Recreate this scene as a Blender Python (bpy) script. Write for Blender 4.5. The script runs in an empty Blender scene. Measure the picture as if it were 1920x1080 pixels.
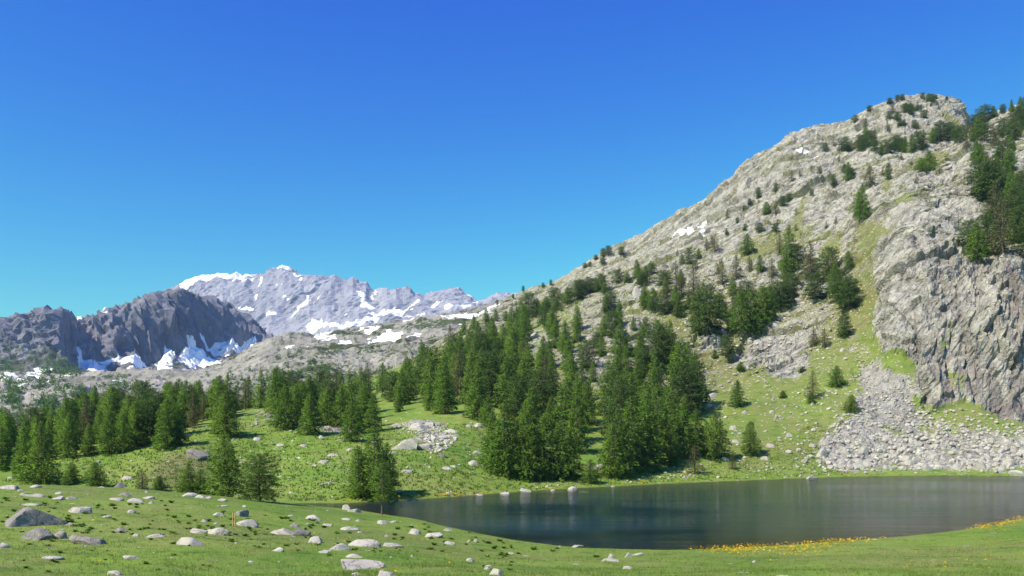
import bpy, math, random
import numpy as np
from mathutils import Vector
R = math.radians
scene = bpy.context.scene
COL = scene.collection
random.seed(7)
RNG = np.random.default_rng(7)

# ------------------------------------------------------------------ camera
# lake level z = 0, eye 9 m above it, looking along +Y, frame shifted upwards (view camera)
EYE = 9.0; F = 1600.0; CX = 960.0; HY = 800.0        # pixels of the 1920 wide photograph
cam = bpy.data.cameras.new('camera'); cam_ob = bpy.data.objects.new('camera', cam); COL.objects.link(cam_ob)
cam.lens = 30.0; cam.sensor_width = 36.0
cam.shift_y = (HY - 540.0) / 1920.0
cam.clip_start = 0.1; cam.clip_end = 30000
cam_ob.location = (0, 0, EYE); cam_ob.rotation_euler = (R(90), 0, 0)
scene.camera = cam_ob

# ------------------------------------------------------------------ light
SUN_AZ = R(232)          # clockwise from +Y : from the left, a little behind the viewer
SUN_EL = R(47)
world = bpy.data.worlds.new('World'); scene.world = world; world.use_nodes = True
wn = world.node_tree; wn.nodes.clear()
sky = wn.nodes.new('ShaderNodeTexSky'); sky.sky_type = 'NISHITA'; sky.sun_disc = False
sky.sun_elevation = SUN_EL; sky.sun_rotation = SUN_AZ
sky.altitude = 2200; sky.air_density = 2.0; sky.dust_density = 1.0; sky.ozone_density = 8.0
# the camera's saturated rendering of a clear blue sky: one tone curve per channel, the same for the whole sky
sep = wn.nodes.new('ShaderNodeSeparateColor'); com = wn.nodes.new('ShaderNodeCombineColor'); wn.links.new(sky.outputs[0], sep.inputs[0])
for i, (pw, am) in enumerate(((2.9, 27.), (2.3, 15.5), (.6, 1.28))):
    m0 = wn.nodes.new('ShaderNodeMath'); m0.operation = 'MULTIPLY'; m0.inputs[1].default_value = .05; wn.links.new(sep.outputs[i], m0.inputs[0])
    m1 = wn.nodes.new('ShaderNodeMath'); m1.operation = 'POWER'; m1.inputs[1].default_value = pw; wn.links.new(m0.outputs[0], m1.inputs[0])
    m2 = wn.nodes.new('ShaderNodeMath'); m2.operation = 'MULTIPLY'; m2.inputs[1].default_value = am*10; wn.links.new(m1.outputs[0], m2.inputs[0]); wn.links.new(m2.outputs[0], com.inputs[i])
bg = wn.nodes.new('ShaderNodeBackground'); bg.inputs[1].default_value = 0.1
wo = wn.nodes.new('ShaderNodeOutputWorld')
wn.links.new(com.outputs[0], bg.inputs[0]); wn.links.new(bg.outputs[0], wo.inputs[0])
sl = bpy.data.lights.new('sun', 'SUN'); sl.energy = 5.0; sl.angle = R(0.53); sl.color = (1.0, 0.89, 0.70)
sun = bpy.data.objects.new('sun', sl); COL.objects.link(sun)
sd = Vector((math.sin(SUN_AZ)*math.cos(SUN_EL), math.cos(SUN_AZ)*math.cos(SUN_EL), math.sin(SUN_EL)))
sun.rotation_euler = sd.to_track_quat('Z', 'Y').to_euler(); sun.location = (-60, -20, 80)

vs = scene.view_settings
vs.view_transform = 'Standard'; vs.look = 'None'; vs.gamma = 1.0; vs.use_curve_mapping = False; vs.exposure = 0.55
scene.cycles.use_denoising = True
scene.cycles.max_bounces = 6; scene.cycles.diffuse_bounces = 3; scene.cycles.glossy_bounces = 2
scene.cycles.transparent_max_bounces = 8; scene.cycles.volume_bounces = 0
scene.cycles.caustics_reflective = False; scene.cycles.caustics_refractive = False

# ------------------------------------------------------------------ numpy helpers
_g = RNG.normal(size=(1024, 2)); _g /= np.linalg.norm(_g, axis=1)[:, None]
def _h(i, j, s=0):
    n = (i.astype(np.int64)*374761393 + j.astype(np.int64)*668265263 + s*974634777) & 0x7fffffff
    n = ((n ^ (n >> 13))*1274126177) & 0x7fffffff
    return n ^ (n >> 16)
def perlin(x, y, s=0):
    x = np.asarray(x, float); y = np.asarray(y, float)
    i = np.floor(x); j = np.floor(y); fx = x-i; fy = y-j
    u = fx*fx*fx*(fx*(fx*6-15)+10); v = fy*fy*fy*(fy*(fy*6-15)+10)
    def c(a, b):
        g = _g[_h(i+a, j+b, s) & 1023]
        return g[..., 0]*(fx-a) + g[..., 1]*(fy-b)
    return 1.41*((c(0,0)*(1-u)+c(1,0)*u)*(1-v) + (c(0,1)*(1-u)+c(1,1)*u)*v)
def fbm(x, y, o=4, s=0, g=0.5):
    t = 0; a = 1; n = 0
    for k in range(o):
        t = t + a*perlin(x*2**k, y*2**k, s+k*17); n += a; a *= g
    return t/n
def ridged(x, y, o=4, s=0, g=0.5):
    t = 0; a = 1; n = 0
    for k in range(o):
        t = t + a*(1-2*np.abs(perlin(x*2**k, y*2**k, s+k*17))); n += a; a *= g
    return t/n
def blocks(x, y, s=0, tilt=0.6):
    """broken-rock relief: every cell is a tilted facet with its own height; also returns distance to the cell border"""
    i = np.floor(x); j = np.floor(y)
    d1 = np.full(x.shape, 9.); d2 = np.full(x.shape, 9.); val = np.zeros(x.shape)
    for a in (-1, 0, 1):
        for b in (-1, 0, 1):
            h = _h(i+a, j+b, s)
            px = i+a+((h & 1023)/1023.); py = j+b+(((h >> 10) & 1023)/1023.)
            dx = x-px; dy = y-py; d = dx*dx+dy*dy
            h2 = _h(i+a, j+b, s+5); g = _g[h2 & 1023]
            v = ((h2 >> 10) & 1023)/1023.-.5 + tilt*(g[..., 0]*dx+g[..., 1]*dy)
            n = d < d1
            d2 = np.where(n, d1, np.minimum(d2, d)); val = np.where(n, v, val); d1 = np.where(n, d, d1)
    return val, np.sqrt(d2)-np.sqrt(d1)
def sstep(a, b, x):
    t = np.clip((x-a)/(b-a), 0, 1); return t*t*(3-2*t)
def pchip(xk, yk, x):
    xk = np.asarray(xk, float); yk = np.asarray(yk, float)
    h = np.diff(xk); d = np.diff(yk)/h; m = np.zeros(len(xk)); m[0] = d[0]; m[-1] = d[-1]
    for i in range(1, len(xk)-1):
        if d[i-1]*d[i] > 0:
            w1 = 2*h[i]+h[i-1]; w2 = h[i]+2*h[i-1]; m[i] = (w1+w2)/(w1/d[i-1]+w2/d[i])
    x = np.clip(x, xk[0], xk[-1]); k = np.clip(np.searchsorted(xk, x)-1, 0, len(xk)-2)
    t = (x-xk[k])/h[k]
    return ((1+2*t)*(1-t)**2*yk[k] + t*(1-t)**2*h[k]*m[k] + t*t*(3-2*t)*yk[k+1] + t*t*(t-1)*h[k]*m[k+1])
def in_poly(px, py, poly):
    r = np.zeros(px.shape, bool); n = len(poly); j = n-1
    for i in range(n):
        xi, yi = poly[i]; xj, yj = poly[j]
        if yi != yj:
            c = ((yi > py) != (yj > py)) & (px < (xj-xi)*(py-yi)/(yj-yi)+xi); r ^= c
        j = i
    return r
def blob(px, py, cx, cy, rx, ry, ang=0, soft=.6):
    a = math.radians(ang); dx = px-cx; dy = py-cy
    u = (dx*math.cos(a)+dy*math.sin(a))/rx; v = (-dx*math.sin(a)+dy*math.cos(a))/ry
    return 1-sstep(1-soft, 1+soft, np.sqrt(u*u+v*v))

# ------------------------------------------------------------------ object helpers
def link(name, me, mat=None, parent=None, loc=None):
    o = bpy.data.objects.new(name, me); COL.objects.link(o)
    if mat is not None and me is not None and not len(me.materials): me.materials.append(mat)
    if parent is not None: o.parent = parent
    if loc is not None: o.location = loc
    return o
def tag(o, label=None, cat=None, group=None, kind=None):
    if label: o['label'] = label
    if cat: o['category'] = cat
    if group: o['group'] = group
    if kind: o['kind'] = kind
    return o
def np_mesh(name, V, Fc, smooth=True):
    """V (n,3); Fc (m,k) one polygon size"""
    V = np.asarray(V, np.float32).reshape(-1, 3); Fc = np.asarray(Fc, np.int32); m, k = Fc.shape
    me = bpy.data.meshes.new(name)
    me.vertices.add(len(V)); me.vertices.foreach_set('co', V.ravel())
    me.loops.add(m*k); me.loops.foreach_set('vertex_index', Fc.ravel())
    me.polygons.add(m); me.polygons.foreach_set('loop_start', np.arange(0, m*k, k, dtype=np.int32))
    me.polygons.foreach_set('loop_total', np.full(m, k, np.int32))
    me.polygons.foreach_set('use_smooth', np.full(m, smooth))
    me.update(calc_edges=True)
    return me
def vattr(me, name, arr):
    a = me.attributes.new(name, 'FLOAT', 'POINT'); a.data.foreach_set('value', np.asarray(arr, np.float32).ravel())
def vcol(me, name, arr):
    a = me.attributes.new(name, 'FLOAT_COLOR', 'POINT')
    c = np.ones((len(me.vertices), 4), np.float32); c[:, :3] = arr; a.data.foreach_set('color', c.ravel())

# ------------------------------------------------------------------ node helpers
class NT:
    def __init__(s, name):
        s.m = bpy.data.materials.new(name); s.m.use_nodes = True; s.t = s.m.node_tree; s.t.nodes.clear()
        s.out = s.t.nodes.new('ShaderNodeOutputMaterial')
    def n(s, typ, **kw):
        nd = s.t.nodes.new('ShaderNode'+typ)
        for k, v in kw.items(): setattr(nd, k, v)
        return nd
    def l(s, a, b): s.t.links.new(a, b)
    def put(s, sock, v):
        if hasattr(v, 'links'): s.l(v, sock)
        else: sock.default_value = v
    def pos(s): return s.n('NewGeometry').outputs['Position']
    def attr(s, nm): return s.n('Attribute', attribute_name=nm).outputs['Fac']
    def noise(s, vec, scale, detail=4, rough=.55, dist=0):
        nd = s.n('TexNoise'); s.put(nd.inputs['Vector'], vec); nd.inputs['Scale'].default_value = scale
        nd.inputs['Detail'].default_value = detail; nd.inputs['Roughness'].default_value = rough; nd.inputs['Distortion'].default_value = dist
        return nd.outputs['Fac']
    def voro(s, vec, scale, feature='F1', out='Distance', rand=1):
        nd = s.n('TexVoronoi', feature=feature); s.put(nd.inputs['Vector'], vec); nd.inputs['Scale'].default_value = scale
        nd.inputs['Randomness'].default_value = rand
        return nd.outputs[out]
    def scale(s, vec, sc, rot=(0,0,0)):
        nd = s.n('Mapping'); s.put(nd.inputs[0], vec); nd.inputs['Scale'].default_value = sc; nd.inputs['Rotation'].default_value = rot
        return nd.outputs[0]
    def math(s, op, a, b=0.0, c=None, clamp=False):
        nd = s.n('Math', operation=op, use_clamp=clamp); s.put(nd.inputs[0], a); s.put(nd.inputs[1], b)
        if c is not None: s.put(nd.inputs[2], c)
        return nd.outputs[0]
    def rng(s, v, a, b, c=0., d=1., smooth=True):
        nd = s.n('MapRange', interpolation_type='SMOOTHSTEP' if smooth else 'LINEAR'); s.put(nd.inputs['Value'], v)
        for i, q in zip(('From Min', 'From Max', 'To Min', 'To Max'), (a, b, c, d)): nd.inputs[i].default_value = q
        return nd.outputs[0]
    def mix(s, f, a, b, mode='MIX'):
        nd = s.n('Mix', data_type='RGBA', blend_type=mode); s.put(nd.inputs[0], f)
        for q, v in ((6, a), (7, b)):
            s.put(nd.inputs[q], (*v, 1) if isinstance(v, tuple) and len(v) == 3 else v)
        return nd.outputs[2]
    def ramp(s, f, stops):
        nd = s.n('ValToRGB'); s.put(nd.inputs[0], f); e = nd.color_ramp.elements
        while len(e) < len(stops): e.new(0.5)
        for q, (p, c) in zip(e, stops): q.position = p; q.color = (*c, 1)
        return nd.outputs[0]
    def bump(s, h, strength, dist, nrm=None):
        nd = s.n('Bump'); s.put(nd.inputs['Height'], h); nd.inputs['Strength'].default_value = strength; nd.inputs['Distance'].default_value = dist
        if nrm is not None: s.l(nrm, nd.inputs['Normal'])
        return nd.outputs[0]
    def bsdf(s, col, rough=.9, nrm=None, spec=.15):
        b = s.n('BsdfPrincipled'); s.put(b.inputs['Base Color'], (*col, 1) if isinstance(col, tuple) else col)
        s.put(b.inputs['Roughness'], rough); b.inputs['Specular IOR Level'].default_value = spec
        if nrm is not None: s.l(nrm, b.inputs['Normal'])
        return b.outputs[0]
    def done(s, sh): s.l(sh, s.out.inputs['Surface']); return s.m

# ------------------------------------------------------------------ materials of the ground
def rock_colour(t, P, k=1.0):
    """granite: pale warm grey with pinkish, ochre-lichen and dark weathered stains"""
    n1 = t.noise(P, .05*k, 5, .6); n2 = t.noise(P, .35*k, 5, .65, .4); n3 = t.noise(P, 2.2*k, 4, .6)
    c = t.ramp(t.math('ADD', t.math('MULTIPLY', n1, .5), t.math('MULTIPLY', t.attr('blk'), .5)), [(.3, (.40, .38, .355)), (.5, (.48, .455, .405)), (.7, (.52, .49, .385))])
    c = t.mix(t.rng(n2, .42, .62), c, (.50, .475, .435))
    c = t.mix(t.math('MULTIPLY', t.rng(n2, .44, .30), .6), c, (.21, .195, .19))
    c = t.mix(t.math('MULTIPLY', t.rng(n3, .5, .7), .35), c, (.58, .55, .49))
    n4 = t.noise(P, .75*k, 7, .74, .6); n5 = t.noise(t.scale(t.scale(P, (1, 1, 1), (0, R(-38), 0)), (1., 1., .4)), 1.7*k, 6, .72)
    c = t.mix(t.math('MULTIPLY', t.rng(n4, .48, .36), .6), c, (.19, .175, .165)); c = t.mix(t.math('MULTIPLY', t.rng(n5, .54, .68), .65), c, (.56, .535, .48)); c = t.mix(t.math('MULTIPLY', t.rng(n5, .45, .34), .5), c, (.17, .158, .152))
    n3 = t.math('ADD', t.math('MULTIPLY', n3, .4), t.math('MULTIPLY', n4, .6))
    st = t.noise(t.scale(t.scale(P, (1, 1, 1), (0, R(-38), 0)), (.55, .35, .10)), 1.1*k, 5, .65)
    c = t.mix(t.math('MULTIPLY', t.rng(st, .50, .36), .6), c, (.175, .16, .15)); c = t.mix(t.math('MULTIPLY', t.rng(st, .54, .70), .5), c, (.52, .48, .40))
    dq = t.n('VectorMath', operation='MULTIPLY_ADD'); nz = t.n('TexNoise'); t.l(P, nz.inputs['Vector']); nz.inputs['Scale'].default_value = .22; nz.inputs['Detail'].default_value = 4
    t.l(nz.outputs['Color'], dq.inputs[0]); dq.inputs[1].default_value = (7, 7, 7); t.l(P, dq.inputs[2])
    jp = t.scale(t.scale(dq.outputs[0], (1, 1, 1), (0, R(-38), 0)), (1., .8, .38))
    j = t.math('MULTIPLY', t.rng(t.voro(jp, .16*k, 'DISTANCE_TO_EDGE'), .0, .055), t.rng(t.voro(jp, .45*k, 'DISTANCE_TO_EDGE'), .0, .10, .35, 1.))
    c = t.mix(t.math('MULTIPLY', t.math('SUBTRACT', 1., j), .5), c, (.135, .125, .115)); n2 = t.math('ADD', n2, t.math('MULTIPLY', t.math('SUBTRACT', j, .92), .22))  # joint lines drawn dark: crevice shade painted into the colour for relief
    return c, t.math('ADD', t.math('MULTIPLY', n2, .6), t.math('MULTIPLY', st, .4)), n3
def grass_colour(t, P):
    n1 = t.noise(P, .06, 4, .6); n2 = t.noise(P, .5, 5, .65); n3 = t.noise(P, 6., 4, .7)
    c = t.ramp(n1, [(.3, (.105, .205, .026)), (.5, (.168, .255, .040)), (.72, (.240, .285, .072))])
    c = t.mix(t.math('MULTIPLY', t.rng(n2, .50, .66), .7), c, (.205, .205, .070))
    c = t.mix(t.math('MULTIPLY', t.rng(n2, .47, .32), .6), c, (.038, .095, .012))
    c = t.mix(t.math('MULTIPLY', t.rng(n3, .55, .75), .45), c, (.22, .25, .07))
    c = t.mix(t.math('MULTIPLY', t.rng(n3, .45, .28), .45), c, (.03, .07, .01))
    return c, n2, n3
def mat_ground():
    t = NT('ground'); P = t.pos()
    rc, r2, r3 = rock_colour(t, P); gc, g2, g3 = grass_colour(t, P)
    dry = t.attr('dry'); gc = t.mix(dry, gc, t.mix(t.rng(g2, .35, .65), (.115, .125, .045), (.19, .165, .085)))
    # scree: small broken stones
    v = t.voro(P, 2.6, out='Color'); vd = t.voro(P, 2.6, 'DISTANCE_TO_EDGE')
    sc = t.mix(t.n('SeparateColor').outputs[0], (.36, .34, .32), (.52, .49, .45)); 
    sep = [n for n in t.t.nodes if n.type == 'SEPARATE_COLOR'][0]; t.l(v, sep.inputs[0])
    sc = t.mix(t.math('MULTIPLY', t.rng(vd, .10, .0), .6), sc, (.22, .21, .20))
    sc = t.mix(t.math('MULTIPLY', t.rng(t.noise(P, .35, 5, .7), .42, .60), .6), sc, (.25, .235, .21))
    stain = t.attr('stain')
    rc = t.mix(t.math('MULTIPLY', t.attr('crack'), .6), rc, (.15, .135, .12))  # cracks: soil and lichen tone, plus relief shade painted into the colour
    rc = t.mix(t.math('MULTIPLY', stain, t.rng(t.noise(t.scale(P, (1, 1, .12)), .35, 4, .6), .4, .6)), rc, (.24, .21, .20))
    base = t.mix(t.rng(t.math('ADD', t.attr('scree'), t.math('MULTIPLY', t.math('SUBTRACT', r2, .5), .9)), .35, .65), rc, sc)
    gf = t.math('ADD', t.attr('grass'), t.math('ADD', t.math('MULTIPLY', t.math('SUBTRACT', r2, .5), 1.5), t.math('MULTIPLY', t.math('SUBTRACT', r3, .5), 1.9)))
    gf = t.rng(gf, .42, .58)
    col = t.mix(gf, base, gc)
    # pebbles too small to be built, in the stony turf
    pv = t.n('TexVoronoi'); t.l(P, pv.inputs['Vector']); pv.inputs['Scale'].default_value = 1.25; ps = t.n('SeparateColor'); t.l(pv.outputs['Color'], ps.inputs[0])
    pk = t.math('MULTIPLY', t.rng(pv.outputs['Distance'], .34, .22), t.math('GREATER_THAN', t.math('ADD', ps.outputs[0], t.math('MULTIPLY', t.attr('stony'), t.math('MULTIPLY', r2, .9))), .985))
    col = t.mix(t.math('MULTIPLY', pk, gf), col, t.mix(ps.outputs[1], (.30, .275, .24), (.50, .465, .40)))
    sn = t.rng(t.math('ADD', t.attr('snow'), t.math('MULTIPLY', t.math('SUBTRACT', r2, .5), .7)), .45, .55)
    col = t.mix(sn, col, (.86, .87, .90))
    # lake bed mud
    z = t.n('SeparateXYZ'); t.l(P, z.inputs[0])
    col = t.mix(t.rng(t.math('ADD', z.outputs[2], t.math('MULTIPLY', t.math('SUBTRACT', g2, .5), .25)), .10, -.10), col, t.mix(g2, (.10, .085, .055), (.055, .05, .035)))
    h = t.math('ADD', t.math('MULTIPLY', r3, .5), r2)
    nb = t.bump(h, .9, 2.2)
    ng = t.bump(g3, .6, .12)
    nv = t.n('Mix', data_type='VECTOR'); t.l(gf, nv.inputs[0]); t.l(nb, nv.inputs[4]); t.l(ng, nv.inputs[5])
    return t.done(t.bsdf(col, .92, nv.outputs[1], .12))
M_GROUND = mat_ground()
def mat_mountain(name, cols, sc, scrub=None, bumpd=10.):
    t = NT(name); P = t.pos()
    n1 = t.noise(P, sc, 6, .62, .3); n2 = t.noise(t.scale(P, (1, 1, .35)), sc*5, 6, .68); n3 = t.noise(P, sc*22, 4, .65)
    c = t.ramp(n1, [(.32, cols[0]), (.5, cols[1]), (.68, cols[2])])
    c = t.mix(t.math('MULTIPLY', t.rng(n2, .48, .30), .7), c, tuple(.45*q for q in cols[0]))
    c = t.mix(t.math('MULTIPLY', t.rng(n3, .52, .7), .4), c, tuple(min(.7, 1.35*q) for q in cols[2]))
    if scrub:
        f = t.math('ADD', t.attr('grass'), t.math('ADD', t.math('MULTIPLY', t.math('SUBTRACT', n2, .5), 1.1), t.math('MULTIPLY', t.math('SUBTRACT', n3, .5), .9)))
        c = t.mix(t.rng(f, .42, .60), c, t.mix(n3, scrub[0], scrub[1]))
    sn = t.rng(t.math('ADD', t.attr('snow'), t.math('MULTIPLY', t.math('SUBTRACT', n2, .5), .8)), .46, .54)
    c = t.mix(sn, c, (.88, .89, .92))
    hb = t.math('MULTIPLY', t.math('ADD', n2, t.math('MULTIPLY', n3, .4)), t.math('SUBTRACT', 1.0, t.math('MULTIPLY', sn, .9)))
    return t.done(t.bsdf(c, .95, t.bump(hb, .6, bumpd), .05))

# ------------------------------------------------------------------ terrain from profile lines
# every line: list of (x, y, Y): where the crease is seen in the photograph and how many metres away it lies
def feat(pts):
    p = np.array(pts, float); return p
def lines_to_grid(lines, ucols, rows):
    xi = CX+F*ucols; K = len(lines)
    Yk = np.zeros((len(ucols), K)); Zk = np.zeros((len(ucols), K))
    for k, ln in enumerate(lines):
        x, y, Y = ln[:, 0], ln[:, 1], ln[:, 2]; z = EYE+(HY-y)/F*Y
        Yk[:, k] = pchip(x, Y, xi); Zk[:, k] = pchip(x, z, xi)
    Z = np.zeros((len(rows), len(ucols)))
    for c in range(len(ucols)):
        yk = np.maximum.accumulate(Yk[c]+np.arange(K)*1e-3)
        Z[:, c] = pchip(yk, Zk[c], rows)
    return Z
def zl(pts):   # lines given as (x, z, Y) -> (x, y, Y)
    return feat([(x, HY-(z-EYE)*F/Y, Y) for x, z, Y in pts])
def shore(pts): return feat([(x, y, EYE*F/(y-HY)) for x, y in pts])
def grid_obj(name, V, mat, attrs, flat=None):
    nr, nc = V.shape[:2]
    a = (np.arange(nr-1)[:, None]*nc+np.arange(nc-1)[None, :]).ravel()
    me = np_mesh(name, V.reshape(-1, 3), np.stack([a, a+1, a+nc+1, a+nc], 1))
    for k, v in attrs.items(): vattr(me, k, v)
    if flat is not None: me.polygons.foreach_set('use_smooth', ~flat[:-1, :-1].ravel())
    return link(name, me, mat)
def normals(P):
    dr = np.gradient(P, axis=0); dc = np.gradient(P, axis=1)
    n = np.cross(dc, dr); n /= np.linalg.norm(n, axis=2)[..., None]+1e-9
    return n

def fit_skyline(V, ucols, xs, ys, rows, y0, y1, win=9):
    """lower or raise the crest so that the relief keeps the ridge at its surveyed height"""
    m = (rows > y0)
    el = ((V[m, :, 2]-EYE)/V[m, :, 1]).max(0); want = np.interp(CX+F*ucols, xs, (HY-np.asarray(ys, float))/F)
    d = el-want; k = np.ones(win)/win; d = np.convolve(np.pad(d, win//2, mode='edge'), k, mode='valid')
    w = sstep(y0, y1, rows)[:, None]
    V[:, :, 2] -= d[None, :]*w*V[:, :, 1]
    return V
def seg(a, b, n, geo=True): return (np.geomspace(a, b, n, endpoint=False) if geo else np.linspace(a, b, n, endpoint=False))
L = []
L.append(zl([(-3000, 7.4, 4), (960, 7.0, 4), (4000, 7.2, 4)]))
L.append(feat([(-3000, 1020, 24), (-400, 1050, 25), (0, 1072, 27), (500, 1078, 28), (960, 1080, 28), (1400, 1080, 29), (1920, 1077, 30), (2500, 1050, 30), (4000, 1020, 30)]))
L.append(feat([(-3000, 930, 46), (-400, 955, 46), (0, 985, 44), (300, 1000, 44), (600, 1020, 46), (960, 1046, 46), (1400, 1052, 47), (1750, 1032, 52), (1920, 1012, 56), (2200, 980, 60), (4000, 920, 60)]))
L.append(feat([(-3000, 880, 70), (-400, 893, 70), (0, 908, 74), (200, 914, 78), (400, 929, 83), (550, 944, 88), (650, 954, 90)] +
              [(x, y, EYE*F/(y-HY)) for x, y in ((740, 967), (850, 990), (950, 1010), (1000, 1018), (1100, 1027), (1250, 1031), (1400, 1026), (1600, 1013), (1750, 1000), (1850, 986), (1920, 971), (2100, 942), (2350, 925))] + [(2600, 900, 105), (4000, 870, 110)]))
L.append(zl([(-3000, 3.0, 88), (-400, 2.5, 88), (0, 1.6, 88), (300, .9, 92), (500, .2, 95), (600, -.5, 95.5), (740, -1.6, 97), (850, -3.2, 93), (1000, -4, 88), (1250, -4.5, 88), (1600, -4.5, 95), (1920, -4, 112), (2200, -3, 120), (2350, -1, 122), (2600, 3, 120), (4000, 5, 122)]))
L.append(feat([(-3000, 905, 110), (-400, 920, 106), (0, 925, 104), (300, 932, 102), (500, 941, 101)] +
              [(x, y, EYE*F/(y-HY)) for x, y in ((620, 943.5), (760, 937.5), (900, 928), (1000, 920), (1150, 912), (1300, 905), (1450, 899), (1600, 894), (1750, 892), (1920, 893), (2200, 900), (2350, 908))] + [(2600, 880, 140), (4000, 850, 150)]))
# top of the far meadow / foot of forest, scree and cliff
L.append(feat([(-3000, 850, 150), (-300, 855, 140), (0, 858, 138), (200, 838, 142), (350, 803, 152), (500, 775, 172), (700, 792, 168), (850, 792, 164), (1000, 822, 165), (1150, 822, 170), (1300, 828, 172), (1450, 815, 176), (1600, 790, 182), (1700, 782, 187), (1800, 778, 190), (1870, 786, 190), (1920, 788, 190), (2300, 790, 190), (4000, 800, 190)]))
L.append(feat([(-3000, 800, 230), (-300, 800, 225), (0, 812, 222), (250, 778, 232), (500, 755, 250), (750, 716, 268), (900, 675, 272), (1100, 640, 262), (1300, 640, 250), (1450, 648, 236), (1560, 640, 226), (1620, 640, 220), (1680, 610, 208), (1750, 600, 204), (1850, 585, 204), (1920, 580, 204), (2300, 560, 206), (4000, 600, 210)]))
L.append(feat([(-3000, 790, 300), (-300, 782, 300), (0, 806, 290), (250, 770, 290), (500, 747, 300), (750, 692, 320), (900, 625, 350), (1000, 588, 385), (1140, 526, 400), (1230, 500, 385), (1320, 500, 350), (1400, 490, 330), (1500, 478, 312), (1590, 462, 290), (1650, 452, 262), (1720, 455, 236), (1800, 485, 228), (1850, 492, 226), (1920, 472, 228), (2300, 440, 235), (4000, 500, 250)]))
L.append(feat([(-3000, 800, 420), (-300, 800, 420), (0, 800, 420), (250, 800, 400), (500, 768, 400), (750, 697, 400), (900, 608, 440), (1000, 572, 480), (1140, 505, 480), (1230, 470, 460), (1320, 420, 440), (1400, 378, 440), (1500, 345, 430), (1590, 318, 420), (1650, 300, 410), (1720, 290, 405), (1790, 275, 400), (1830, 255, 400), (1870, 245, 400), (1920, 225, 400), (2300, 190, 400), (4000, 380, 420)]))
L.append(feat([(-3000, 850, 560), (-300, 850, 560), (0, 850, 560), (250, 840, 560), (500, 800, 560), (750, 720, 560), (880, 612, 560), (940, 568, 570), (1000, 545, 590), (1060, 518, 590), (1130, 473, 590), (1165, 455, 590), (1200, 440, 590), (1260, 405, 590), (1330, 370, 590), (1345, 352, 590), (1375, 330, 590), (1400, 300, 590), (1440, 280, 590), (1480, 252, 590), (1520, 236, 590), (1590, 226, 590), (1612, 212, 590), (1650, 195, 590), (1685, 181, 590), (1740, 175, 590), (1785, 182, 590), (1800, 200, 590), (1812, 262, 570), (1835, 222, 500), (1870, 213, 470), (1920, 196, 460), (2300, 150, 460), (4000, 350, 500)]))
L.append(feat([(-3000, 960, 900), (500, 960, 900), (800, 900, 900), (950, 720, 850), (1100, 640, 800), (1400, 480, 780), (1740, 380, 780), (1920, 400, 760), (2300, 380, 760), (4000, 500, 800)]))
ucols = np.concatenate([np.linspace(-2.4, -.68, 36, endpoint=False), np.linspace(-.68, .68, 580), np.linspace(.68, 2.4, 37)[1:]])
rows = np.concatenate([seg(4, 26, 26), seg(26, 100, 165), seg(100, 185, 190, False), seg(185, 300, 330, False), seg(300, 450, 250, False), seg(450, 640, 140, False), np.linspace(640, 900, 14)])
Z0 = lines_to_grid(L, ucols, rows)
UU, YY = np.meshgrid(ucols, rows); XX = UU*YY
px = CX+F*UU; py = HY-F*(Z0-EYE)/YY
px0, py0 = px, py
_wv = np.where(YY > 130, 1., 0.)
px = px0+_wv*(15*fbm(XX/14, YY/14+Z0/12, 4, 201)); py = py0+_wv*(15*fbm(XX/14+40, YY/14+Z0/12, 4, 211))   # ragged edges for the cover patches
# arclength down each column: surface coordinate of the slopes
dY = np.diff(rows)[:, None]; dZ = np.diff(Z0, axis=0)
SS = np.concatenate([np.zeros((1, Z0.shape[1])), np.cumsum(np.sqrt(dY**2+dZ**2), 0)], 0)
SS += XX*.25
def spans(line_i):      # distance of a profile line for every column
    ln = L[line_i]; return pchip(ln[:, 0], ln[:, 2], CX+F*ucols)[None, :]
Yshore, Yfar, Yfoot, Ymid, Yup = spans(3), spans(5), spans(6), spans(7), spans(8)
near = YY < Yshore; hill = sstep(0, 60, YY-Yfoot)*np.maximum(sstep(860, 1150, px), sstep(290, 370, YY)*sstep(560, 800, px))
# ---- cover masks (grass / scree / snow / dry / stain), drawn where the photograph shows them
grass = np.ones_like(YY)
up = hill
grass = 1-.56*up
grass -= .16*up*sstep(560, 420, py)
CLIFF = [(1640,490),(1652,448),(1705,440),(1780,455),(1850,492),(1940,470),(2600,430),(2600,810),(1925,792),(1880,786),(1835,765),(1800,752),(1770,762),(1738,770),(1712,735),(1722,690),(1690,668),(1665,672),(1642,640),(1652,560)]
cl = np.zeros_like(YY); 
for ox, oy in ((0,0),(-7,0),(7,0),(0,-7),(0,7),(-5,5),(5,-5),(5,5),(-5,-5)): cl += in_poly(px+ox, py+oy, CLIFF)/9.
grass -= .45*cl
SCREE = [(1586,632),(1612,638),(1630,672),(1668,690),(1702,704),(1718,748),(1755,788),(1850,806),(1930,800),(2300,800),(2300,880),(1590,884),(1535,864),(1552,800),(1600,765),(1605,705)]
scree = np.zeros_like(YY); swx, swy = 26*fbm(XX/5, SS/5, 3, 27), 18*fbm(XX/5+30, SS/5, 3, 29)
for ox, oy in ((0,0),(-12,0),(12,0),(0,-9),(0,9),(-8,8),(8,-8),(8,8),(-8,-8)): scree += in_poly(px+ox+swx, py+oy+swy, SCREE)/9.
scree *= (YY > Yfar)
scree *= np.clip(.95+1.1*fbm(XX/7, SS/7, 4, 23)-.25*sstep(1690, 1760, px)*sstep(860, 820, py), 0, 1)
grass -= .85*scree
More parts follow.
